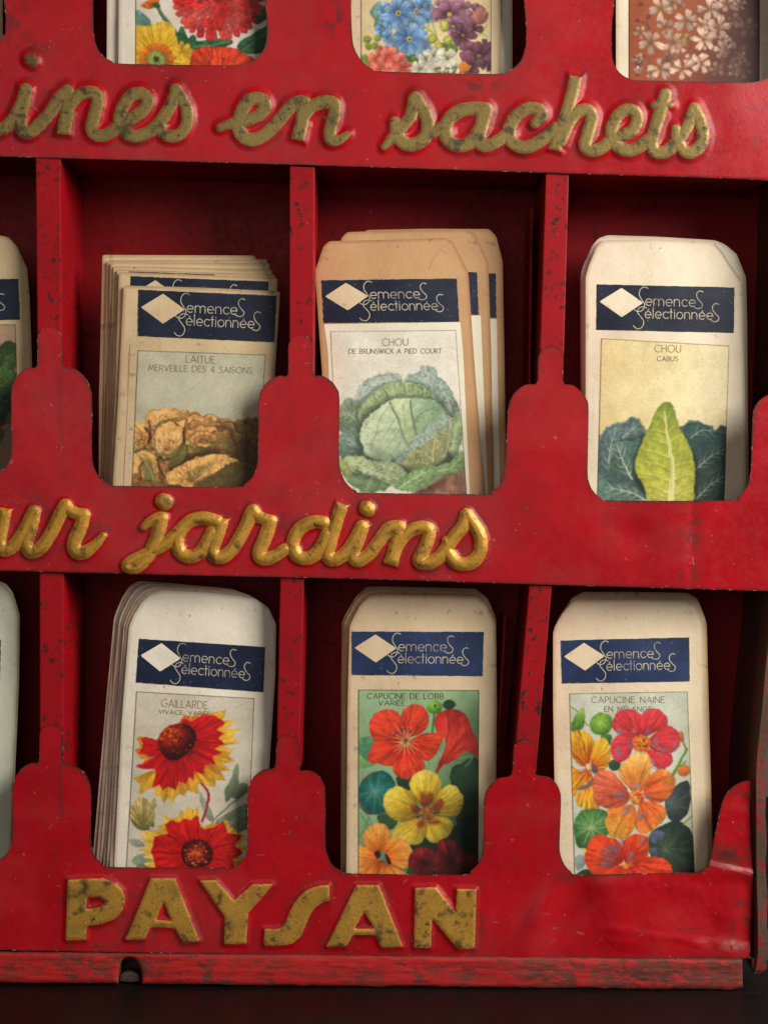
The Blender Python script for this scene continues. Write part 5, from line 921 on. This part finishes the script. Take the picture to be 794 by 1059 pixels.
def slab(name, q, Y0, Y1, mat, bev=.0004):
    return box_prism(name, [V(x, y, Y0) for x, y in q], [V(x, y, Y1) for x, y in q], mat, rack, bev)
DEP = .060
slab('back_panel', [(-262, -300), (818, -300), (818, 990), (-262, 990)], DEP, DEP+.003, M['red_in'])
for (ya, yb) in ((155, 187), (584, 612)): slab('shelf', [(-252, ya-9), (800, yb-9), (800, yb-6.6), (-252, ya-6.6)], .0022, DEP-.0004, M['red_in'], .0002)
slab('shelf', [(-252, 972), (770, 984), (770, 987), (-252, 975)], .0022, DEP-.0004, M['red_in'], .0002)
slab('top_board', [(-262, -304), (818, -300), (818, -292), (-262, -296)], .001, DEP+.002, M['red'])
slab('side_panel', [(-264, -300), (-254, -300), (-254, 1015), (-264, 1015)], -.001, DEP+.003, M['rust'])
# dividers: folded sheet posts, a little crooked
def divider(q, lip=None):
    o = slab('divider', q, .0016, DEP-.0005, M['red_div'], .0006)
    if lip is not None:
        l = box_prism('bent_edge', [V(x, y, .024) for x, y in lip], [V(x, y, .055) for x, y in lip], M['red_div'], o, .0004)
    return o
divider([(36, 160), (62, 161), (64.8, 580), (40, 580)]); divider([(299.2, 171), (325.2, 172), (323, 585), (298.6, 585)])
divider([(564.6, 178), (588.6, 179), (581.8, 420), (556.6, 420)], [(553, 205), (555.5, 205), (553, 400), (550.5, 400)])
divider([(40, 588), (65, 589), (65, 968), (41, 968)]); divider([(289.6, 597), (314, 598), (309, 800), (285.4, 800)])
divider([(547.6, 605), (571, 606), (554.4, 800), (530.8, 800)], [(525, 640), (527.5, 640), (519, 790), (516.5, 790)])
for a in ((38, 64), (306, 331), (578, 602)): divider([(a[0], -292), (a[1], -292), (a[1], 150), (a[0], 150)])
# crooked rusty right side with its torn foot
RS = [(822, -300), (810, 300), (800, 560), (794.5, 650), (789, 700), (783.5, 760), (780.5, 800), (780, 860), (781.5, 930), (781.5, 985), (779.5, 1004)]
rs = cr(RS, 4, False); co = []; q = []
for x, y in rs:
    w = 12.5+.8*math.sin(y*.11)+.5*math.sin(y*.37); yy = -.0006+.0008*math.sin(y*.05)
    co += [V(x, y, yy+.0012), V(x+1.5, y, yy), V(x+w-1.5, y, yy), V(x+w, y, yy+.0015), V(x+w, y, DEP), V(x, y, DEP)]
for i in range(len(rs)-1):
    for k in range(6): q.append((6*i+k, 6*i+6+k, 6*i+6+(k+1) % 6, 6*i+(k+1) % 6))
n = 6*(len(rs)-1); q += [(n, n+5, n+2, n+1), (n+5, n+4, n+3, n+2)]
side = raw_mesh('side_panel', co, np.array(q), M['rust'], rack, smooth=False); side['label'] = 'rusty bent right side of the rack'
foot = []
ft = [(778, 992), (785, 995), (793, 992), (794, 1003), (790, 1008), (784, 1013), (781, 1008), (777.5, 1003)]
box_prism('torn_foot', [V(x, y, .002+.002*((i % 3)-1)) for i, (x, y) in enumerate(ft)], [V(x, y, .012) for x, y in ft], M['rust'], side, .0008)
# worn wooden base rail with an arched notch
ru = np.random.default_rng(5)
top = [(-262, 981)] + [(x, 985.8+x*.0098+ru.uniform(-.25, .25)) for x in range(-250, 769, 12)] + [(767.5, 993.4)]
bt = [(768, 1021.5)] + [(x, 1017.2+x*.0092+ru.uniform(-.5, .6)) for x in range(756, 156, -12)] + [(146.5, 1018.3), (146, 1006), (143.5, 997), (138.5, 992.2), (133, 991), (127.5, 992.6), (124, 998), (122.6, 1007), (122, 1018)] + [(x, 1017+x*.006+ru.uniform(-.5, .5)) for x in range(112, -250, -12)] + [(-262, 1014.5)]
xs = np.arange(-265, 772, 1.0); ys = np.arange(976, 1027, 1.0); RR = [np.array(top+bt)]; S = poly_sdf(xs, ys, RR); X, Y = np.meshgrid(xs, ys)
ht = (fbm(X*.12, Y, 5, 61, 4)-.5)*1.3 + (fbm(X, Y, 60, 62, 2)-.5)*1.5 - 2.2*np.exp(np.minimum(S, 0)/1.6)
sc_ = np.clip(sst(420, 640, X)*.95*sst(.26, .55, fbm(X, Y, 30, 63, 3)) + .6*sst(.50, .66, fbm(X*.5, Y, 24, 66, 4)) + g2(X, Y, 574, 1006, 22, 12)*.9 + g2(X, Y, 112, 1000, 18, 14)*.8 + g2(X, Y, 153, 1000, 12, 12)*.8 + g2(X, Y, 330, 1008, 60, 8)*.4, 0, 1)
rail = sheet('base_rail', RR, 1., lambda x, y, u: -.0022-ht[u]*P, M['wood'], rack, thick=.012, back=True, grid=(xs, ys, S), attrs={'scuff': sc_}, ext=True)
slab('floor_board', [(-250, 988), (766, 996), (766, 1012), (-250, 1008)], .0105, DEP, M['iron'], .0003)
peg = [(123.5, 1010), (128, 1007.6), (134, 1006.8), (140, 1008), (144.5, 1010.5), (145, 1017), (134, 1018), (123, 1017)]
box_prism('peg', [V(x, y, .0012) for x, y in peg], [V(x, y, .010) for x, y in peg], M['peg'], rail, .0012)

# ------------------------------------------------------------------ seed packets
def rounded(pts, r=1.2):
    p = np.array(pts, float); out = []
    for i in range(len(p)):
        a, b, c = p[i-1], p[i], p[(i+1) % len(p)]
        da, dc = a-b, c-b; la, lc = np.hypot(*da), np.hypot(*dc); ra = min(r, la*.45); rc = min(r, lc*.45)
        u, v = b+da/la*ra, b+dc/lc*rc; out += [u, .25*u+.5*b+.25*v, v]
    return np.array(out)
def packet(label, group, out, base, Y0, paper, lean=.05, bulge=.0018, band=None, ink='navy', logo=True, art=None, frame=None, texts=(), lab=None, h=2.0, seed=0, curl=0., th=.0009, crease=None):
    o_ = np.array(out, float); x0, x1 = o_[:, 0].min(), o_[:, 0].max(); ytop = o_[:, 1].min()
    ol = rounded(out, 2.2); mx = (x0+x1)/2; hw = (x1-x0)/2+1e-3
    def Yf(px, py):
        u = (px-mx)/hw; y = Y0 + lean*(base-py)*P - bulge*np.clip(1-u*u, -.3, 1)*np.clip((py-ytop)/60., 0, 1)
        y = y + .0008*(fbm(px, py, 60, seed, 2)-.5)*2 + curl*np.clip(1-(py-ytop)/55., 0, 1)**2
        return y
    b = W(np.array([mx]), np.array([base]), np.array([Y0]))[0]
    e = empty('seed_packet', tuple(b), label, 'seed packet', group)
    sheet('envelope', [ol], h, Yf, M[paper], e, thick=th, back=True)
    if crease is not None: ribbons('fold_shade_line', [np.array(c, float) for c in crease], .35, lambda x, y: Yf(x, y)-.00010, M['crease_shade'], e)  # shade of the paper creases painted as thin brown ribbons
    if lab is not None: sheet('cream_label', [np.array(lab, float)], h, lambda x, y: Yf(x, y)-.00009, M['label'], e, clean=True)
    if band is not None:
        bq = np.array(band, float); pp = []
        rg = np.random.default_rng(seed+9)
        for k in range(4):
            a, c = bq[k], bq[(k+1) % 4]
            for t in np.linspace(0, 1, 22)[:-1]: pp.append(a+(c-a)*t+rg.uniform(-.22, .22, 2)*(t > 0))
        bo = sheet('header_band', [np.array(pp)], 1.0, lambda x, y: Yf(x, y)-.00016, M[ink], e)
        if logo:
            dq = bil(bq, LOGO_DIAMOND); sheet('diamond', [dq], 1.0, lambda x, y: Yf(x, y)-.00024, M['beige' if paper == 'kraft' else paper], bo, clean=True)
            ribbons('lettering', [bil(bq, l) for l in LOGO], .44, lambda x, y: Yf(x, y)-.00028, M['silver'], bo)
    if frame is not None:
        A = art(); po = sheet('picture', [np.array(frame, float)], .62, lambda x, y: Yf(x, y)-.00016, M['prt'], e, colorf=A.sample())
        L = []
        for t in texts: L += text_lines(*t[:6])
        if L: ribbons('title_lettering', L, .33, lambda x, y: Yf(x, y)-.00024, M[texts[0][6] if len(texts[0]) > 6 else 'ink'], po)
    return e
M['crease_shade'] = mat_flat('fold_shadow', rgb(168, 134, 98))
BM, BB, BT = 580, 968, 150
ordn = ['front', 'second', 'third', 'fourth', 'fifth', 'sixth', 'seventh', 'eighth', 'ninth']
# lettuce stack
g = 'lettuce seed packets in the left middle bin'
packet('front lettuce packet reading LAITUE MERVEILLE DES 4 SAISONS with a brown lettuce picture', g, [(127.8, 295.5), (208, 297.6), (289.7, 301.6), (284, 390), (276, 576), (112, 576), (122.5, 410)], BM, .009, 'tan',
       band=[(142.9, 299.7), (286.2, 306), (283.9, 354.5), (142.1, 347.9)], art=art_laitue, frame=[(142.4, 362.4), (275, 367), (264.4, 525), (135.2, 525)],
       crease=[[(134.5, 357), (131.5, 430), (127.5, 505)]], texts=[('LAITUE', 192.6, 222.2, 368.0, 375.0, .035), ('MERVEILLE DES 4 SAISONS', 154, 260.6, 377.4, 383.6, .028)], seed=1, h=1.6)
packet('second lettuce packet, blue band and diamond tip showing above the front one', g, [(123, 281.5), (287, 287.4), (283, 390), (273, 572), (110, 572), (119, 410)], BM, .0105, 'tan', band=[(135, 285.8), (277.8, 291.4), (276, 340), (134, 334)], seed=2, lean=.051)
packet('third lettuce packet, a thin blue strip of its band showing at the top', g, [(121, 278.6), (284.4, 284), (281, 390), (271, 570), (108.5, 570), (117, 410)], BM, .0120, 'tan', band=[(133, 277.8+3.2), (222, 284), (222, 300), (133, 298)], logo=False, seed=3, lean=.052)
for k, (a, b) in enumerate([((117.2, 275.3), (281.3, 279)), ((114.5, 271), (279, 272.5)), ((111, 269.5), (276.6, 268.4)), ((105.9, 263.8), (264.5, 264.5))]):
    packet(['fourth lettuce packet, only a plain tan edge showing', 'fifth lettuce packet, a narrow tan edge behind the fourth', 'sixth lettuce packet, a tan edge just in front of the rearmost', 'rearmost lettuce packet, tallest and farthest left in its stack'][k], g, [a, b, (b[0]-3, 390), (b[0]-12, 568), (107-1.6*k, 568), (a[0]-3.5, 410)], BM, .0136+.0016*k, 'tan', seed=4+k, lean=.053+.001*k)
# round cabbage stack
g = 'cabbage seed packets in the centre middle bin'
packet('front brown kraft packet reading CHOU DE BRUNSWICK with a round green cabbage', g, [(325.6, 281), (328, 274), (334.5, 255), (340.5, 249.6), (400, 248.2), (461, 246.2), (468.5, 250.6), (484.2, 282), (490, 370), (501, 510), (504, 574), (344, 574), (334, 400)], BM, .0135, 'kraft',
       band=[(332.2, 290.1), (472.4, 288.2), (474.9, 333), (334.4, 334.5)], lab=[(335, 335.6), (475.7, 333.4), (478.6, 362), (486.4, 525), (346, 525), (338.8, 362)], art=art_chou, frame=[(341.3, 342.8), (471.6, 341.4), (483.6, 525), (350, 525)],
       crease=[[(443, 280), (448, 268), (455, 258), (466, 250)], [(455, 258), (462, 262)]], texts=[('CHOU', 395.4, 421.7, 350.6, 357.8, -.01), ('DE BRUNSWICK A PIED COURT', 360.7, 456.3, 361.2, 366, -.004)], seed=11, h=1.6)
packet('second kraft packet, half hidden to the right of the front round cabbage packet', g, [(345, 274), (353.4, 246), (359, 240.2), (420, 238.4), (481, 237.4), (491, 241.4), (504.8, 272), (508, 370), (511, 574), (360, 574)], BM, .0160, 'kraft', band=[(360, 282.6), (493.2, 281.6), (495, 326), (362, 327)], logo=False, lab=[(360, 327.5), (497, 326.5), (505, 525), (366, 525)], seed=12, lean=.052)
packet('rearmost kraft packet, farthest right of the cabbage stack', g, [(370, 268), (374, 244), (379, 238), (440, 236.8), (505.5, 237), (513, 244.6), (519.6, 270), (521.6, 375), (524, 574), (380, 574)], BM, .0186, 'kraft', band=[(384, 284), (512.6, 283), (513.2, 329), (385, 330)], logo=False, lab=[(386, 331), (513.5, 330), (517, 525), (390, 525)], seed=13, lean=.053)
# pointed cabbage
g = 'cabbage seed packets in the right middle bin'
packet('cream packet reading CHOU CABUS with one upright yellow green cabbage leaf', g, [(605.4, 287), (608.5, 276), (616.4, 256.4), (624.5, 248.6), (680, 247.6), (735.5, 250.2), (744, 257), (766.4, 291.7), (768, 330), (770, 390), (772, 574), (606, 574), (605.4, 420)], BM, .017, 'cream', lean=.052,
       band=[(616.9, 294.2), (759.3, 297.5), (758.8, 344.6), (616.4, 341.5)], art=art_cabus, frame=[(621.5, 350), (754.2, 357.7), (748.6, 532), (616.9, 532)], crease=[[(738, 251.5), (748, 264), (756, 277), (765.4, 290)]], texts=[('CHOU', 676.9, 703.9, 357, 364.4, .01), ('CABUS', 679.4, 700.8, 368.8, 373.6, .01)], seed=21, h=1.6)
packet('plain packet right behind the CHOU CABUS packet, its pale shoulder showing', g, [(600.8, 282.6), (603, 275), (612.6, 254), (619, 246.5), (628, 243.4), (680, 245), (738.6, 248.6), (749, 252.6), (761.5, 262.8), (771.4, 287), (772.4, 330), (774.5, 574), (603, 574), (602, 400)], BM, .0205, 'white', lean=.054, seed=22, curl=.002)
packet('rearmost packet of the CHOU CABUS bin, only a pinkish left edge showing', g, [(599.8, 286), (602, 279), (612, 257), (620, 249), (700, 249), (740, 255), (765, 285), (770, 574), (601.6, 574)], BM, .0222, 'pink', lean=.054, seed=23)
# blanket flower stack
g = 'blanket flower seed packets in the left bottom bin'
fo = [(133.4, 649), (138, 637), (147, 622.6), (156, 614.8), (169.3, 611.2), (210, 613), (248.7, 617.2), (264.6, 620), (277.8, 629.4), (285.4, 646), (284.6, 700), (279, 785), (270, 964), (110, 964), (118, 897), (126, 745)]
bo = [(117.6, 641), (120, 633), (127, 617), (133.6, 607), (143, 601.4), (180, 604), (238, 609.3), (254, 614.6), (266, 624), (272, 645), (268, 700), (262, 785), (250, 962), (88, 962), (97, 875), (108, 745)]
packet('front packet reading GAILLARDE with red and yellow blanket flowers', g, fo, BB, .007, 'grey', band=[(143.7, 661.1), (274.3, 669.8), (272.5, 716.7), (140.3, 706.6)], ink='navy2', art=art_gaillarde, frame=[(140.9, 715.5), (263.3, 722.6), (255.6, 910), (129.6, 910)],
       texts=[('GAILLARDE', 166.9, 214.7, 723.8, 731.4, .05), ('VIVACE, VARIÉE', 164.3, 217.2, 734.6, 738.6, .045)], seed=31, h=1.6)
ts = [.20, .36, .50, .66, .80, 1.0]
for k, t in enumerate(ts):
    j = np.random.default_rng(k+40).uniform(-.7, .7, 2); t2 = t**.8
    pts = [((1-t)*a[0]+t*b[0]+j[0], (1-t2)*a[1]+t2*b[1]+j[1]*.5) for a, b in zip(fo, bo)]
    packet('%s blanket flower packet of the stack, a pale edge behind the GAILLARDE one' % ordn[k+1] if k < 5 else 'rearmost blanket flower packet, leaning farthest left', g, pts, BB, .0088+.0013*k, ['pink', 'white', 'pink', 'white', 'pink', 'white'][k], lean=.050+.001*k, seed=32+k)
# climbing nasturtium stack
g = 'nasturtium seed packets in the centre bottom bin'
fl = [(361.4, 648.5), (365, 640), (372.3, 626), (380.7, 618), (395, 616), (440, 616.6), (493, 617.8), (502.7, 626), (512.6, 647), (513.6, 730), (511, 964), (354, 964), (358, 900), (359.4, 730)]
bl_ = [(353.6, 645), (357, 636), (368.4, 617), (378.3, 607.6), (392, 607), (440, 608), (492, 609.4), (504, 619), (513, 640), (514, 730), (511, 962), (349, 962), (352.4, 900), (352.6, 730)]
packet('front packet reading CAPUCINE DE LOBB with red and yellow nasturtiums on green', g, fl, BB, .014, 'beige', band=[(363.5, 653.6), (500.3, 654), (499.1, 700), (363.5, 698.8)], ink='blue', art=art_lobb, frame=[(370.4, 713.7), (495.5, 714.4), (494.4, 915), (370.2, 915)],
       texts=[('CAPUCINE DE LOBB', 379.8, 458.4, 717.8, 723.2, .003, 'ink_dark'), ('VARIÉE', 391.6, 418.6, 725.2, 730, .003)], seed=51, h=1.6)
for k, t in enumerate([.33, .66, 1.]):
    packet(['second packet of the climbing nasturtium stack, a brownish edge just behind the front one', 'third packet of the climbing nasturtium stack, a brownish edge near the rear', 'rearmost climbing nasturtium packet, highest of its stack'][k], g, [((1-t)*a[0]+t*b[0], (1-t)*a[1]+t*b[1]) for a, b in zip(fl, bl_)], BB, .0156+.0014*k, ['kraft', 'beige', 'tan'][k], lean=.051+.001*k, seed=52+k)
# dwarf nasturtium
g = 'nasturtium seed packets in the right bottom bin'
packet('front packet reading CAPUCINE NAINE EN MÉLANGE with orange and pink nasturtiums', g, [(571.8, 654.5), (574, 648), (581.4, 635), (592.7, 621.6), (640, 620.4), (707, 620.4), (718.7, 627), (727, 644), (728.3, 730), (731, 806), (734, 964), (576, 964), (574, 850), (571.8, 730)], BB, .013, 'cream2',
       band=[(579.6, 663), (712.6, 659.7), (713.1, 705.3), (580.9, 707.6)], ink='blue', art=art_naine, frame=[(588.5, 717.6), (711, 715.6), (718.8, 915), (594, 915)], texts=[('CAPUCINE NAINE', 611.6, 687.2, 721.2, 727.4, 0.), ('EN MÉLANGE', 625, 673.9, 731.4, 736.4, 0.)], seed=61, h=1.6)
packet('packet behind the CAPUCINE NAINE packet, its top and right edge showing', g, [(573, 651), (577, 640), (591.5, 619), (602.8, 612.8), (650, 612.6), (711, 613.7), (721, 619.6), (729.4, 641), (731, 730), (734, 806), (737.5, 962), (578, 962)], BB, .0152, 'beige', lean=.052, seed=62)
packet('rearmost packet of the dwarf nasturtium stack, only its right edge showing', g, [(575, 652), (579, 642), (594, 622), (604, 616), (712, 616.5), (723, 624), (730.6, 645), (733, 740), (739.4, 960), (580, 960)], BB, .0170, 'tan', lean=.053, seed=63)
# left column, cut by the edge of the photograph
packet('beige packet at left edge of the middle row, dark leafy greens printed low down', None, [(-142, 285), (-133, 258), (-122, 246), (-110, 243), (-40, 242.6), (0, 243.6), (9, 245.6), (17.8, 255.5), (28, 277.5), (30.6, 306.4), (33, 372.7), (34, 574), (-135, 574)], BM, .0085, 'tan', band=[(-121, 290), (19, 288.6), (21, 331), (-119, 333)], art=art_leafy, frame=[(-122, 336), (16.6, 335.7), (20, 530), (-116, 530)], seed=71, lean=.05)
packet('greenish white packet at the left edge of the bottom row', None, [(-142, 645), (-132, 618), (-120, 607), (-60, 604), (0, 604.6), (5, 608), (11, 616), (19, 638.5), (17.6, 707), (13, 809), (9, 964), (-150, 964)], BB, .0085, 'greenish', band=[(-132, 660), (1, 662), (0, 704), (-133, 703)], ink='navy2', logo=False, seed=72)
packet('plain packet behind the greenish white one at left of the bottom row', None, [(-140, 640), (-130, 614), (-118, 603), (0, 601.5), (7, 605), (13, 613), (20.5, 637), (19.5, 707), (15, 809), (12, 962), (-148, 962)], BB, .0102, 'white', seed=73, lean=.051)
packet('brownish packet in the top left corner of the picture', None, [(-150, -160), (-130, -180), (-30, -180), (2, -160), (3.5, 130), (-150, 130)], BT, .0085, 'tan', seed=74)
# top row
packet('packet in the top row with a coral dahlia and a yellow daisy', 'flower seed packets in the top left bin', [(124, -160), (144, -186), (270, -186), (294, -160), (297, 140), (122, 140)], BT, .007, 'white', art=art_dahlia, frame=[(140, -55), (283, -55), (283, 80), (140, 80)], seed=81, lean=.05)
packet('plain packet behind the dahlia packet, its white left edge showing', 'flower seed packets in the top left bin', [(111.5, -160), (130, -190), (262, -190), (284, -160), (286, 138), (110, 138)], BT, .0096, 'grey', seed=82, lean=.052)
packet('packet in the top row with blue and purple larkspur and white blossoms', 'flower seed packets in the top centre bin', [(357, -160), (374, -186), (500, -186), (517, -160), (518, 140), (357, 140)], BT, .011, 'beige', art=art_larkspur, frame=[(373, -55), (508, -55), (508, 88), (373, 88)], seed=83, lean=.05)
packet('plain packet behind the larkspur packet, its grey right edge showing', 'flower seed packets in the top centre bin', [(368, -160), (386, -190), (512, -190), (529, -160), (530, 138), (370, 138)], BT, .0135, 'grey', seed=84, lean=.052)
packet('packet in the top row with pale pink blossoms on a brown ground', None, [(636.4, -160), (654, -186), (780, -186), (797, -160), (799, 140), (637, 140)], BT, .012, 'cream', art=art_phlox, frame=[(650, -55), (785.5, -55), (785.5, 98), (650, 98)], seed=85, lean=.05)

# ------------------------------------------------------------------ table, wall behind, camera, lamps
tz = lambda px: ZC+(CY-(1018+px*.0085))*P
def plane(name, co, mat):
    o = raw_mesh(name, co, [(0, 1, 2, 3)], mat); o['kind'] = 'structure'; return o
def tv(px, Y): return ((px-CX)*P, Y, tz(px)-.0004)
plane('tabletop', [tv(-2000, -.45), tv(2800, -.45), tv(2800, .55), tv(-2000, .55)], M['table'])
plane('wall', [(-1.5, .55, -.3), (1.5, .55, -.3), (1.5, .55, 1.4), (-1.5, .55, 1.4)], M['wall'])
cam = bpy.data.cameras.new('camera'); co_ = bpy.data.objects.new('camera', cam); COL.objects.link(co_)
co_.location = (0, -D, ZC); co_.rotation_euler = (math.pi/2, 0, 0)
cam.sensor_fit = 'VERTICAL'; cam.sensor_height = 36; cam.lens = 36*D/(1060*P); cam.clip_start = .01; cam.clip_end = 50
cam.shift_y = 0.0
sc.camera = co_
from mathutils import Vector
def lamp(name, loc, tgt, sx, sy, power, col):
    l = bpy.data.lights.new(name, 'AREA'); l.shape = 'RECTANGLE'; l.size = sx; l.size_y = sy; l.energy = power; l.color = col
    o = bpy.data.objects.new(name, l); COL.objects.link(o); o.location = loc
    o.rotation_euler = (Vector(tgt)-Vector(loc)).to_track_quat('-Z', 'Y').to_euler(); return o
lamp('window_light', (1.0, -.80, .87), (0, 0, .25), .8, .85, 31, (1, .945, .87))
lamp('fill_light', (-.35, -1.7, .6), (0, 0, .24), 1.2, 1.0, 3.8, (1, .93, .86))  # unseen frontal fill lamp, added to lift the dark bin interiors
w = bpy.data.worlds.new('World'); sc.world = w; w.use_nodes = True
w.node_tree.nodes['Background'].inputs[0].default_value = (.95, .9, .85, 1); w.node_tree.nodes['Background'].inputs[1].default_value = .05
sc.view_settings.view_transform = 'Standard'; sc.view_settings.look = 'None'; sc.view_settings.exposure = 0
sc.cycles.max_bounces = 6
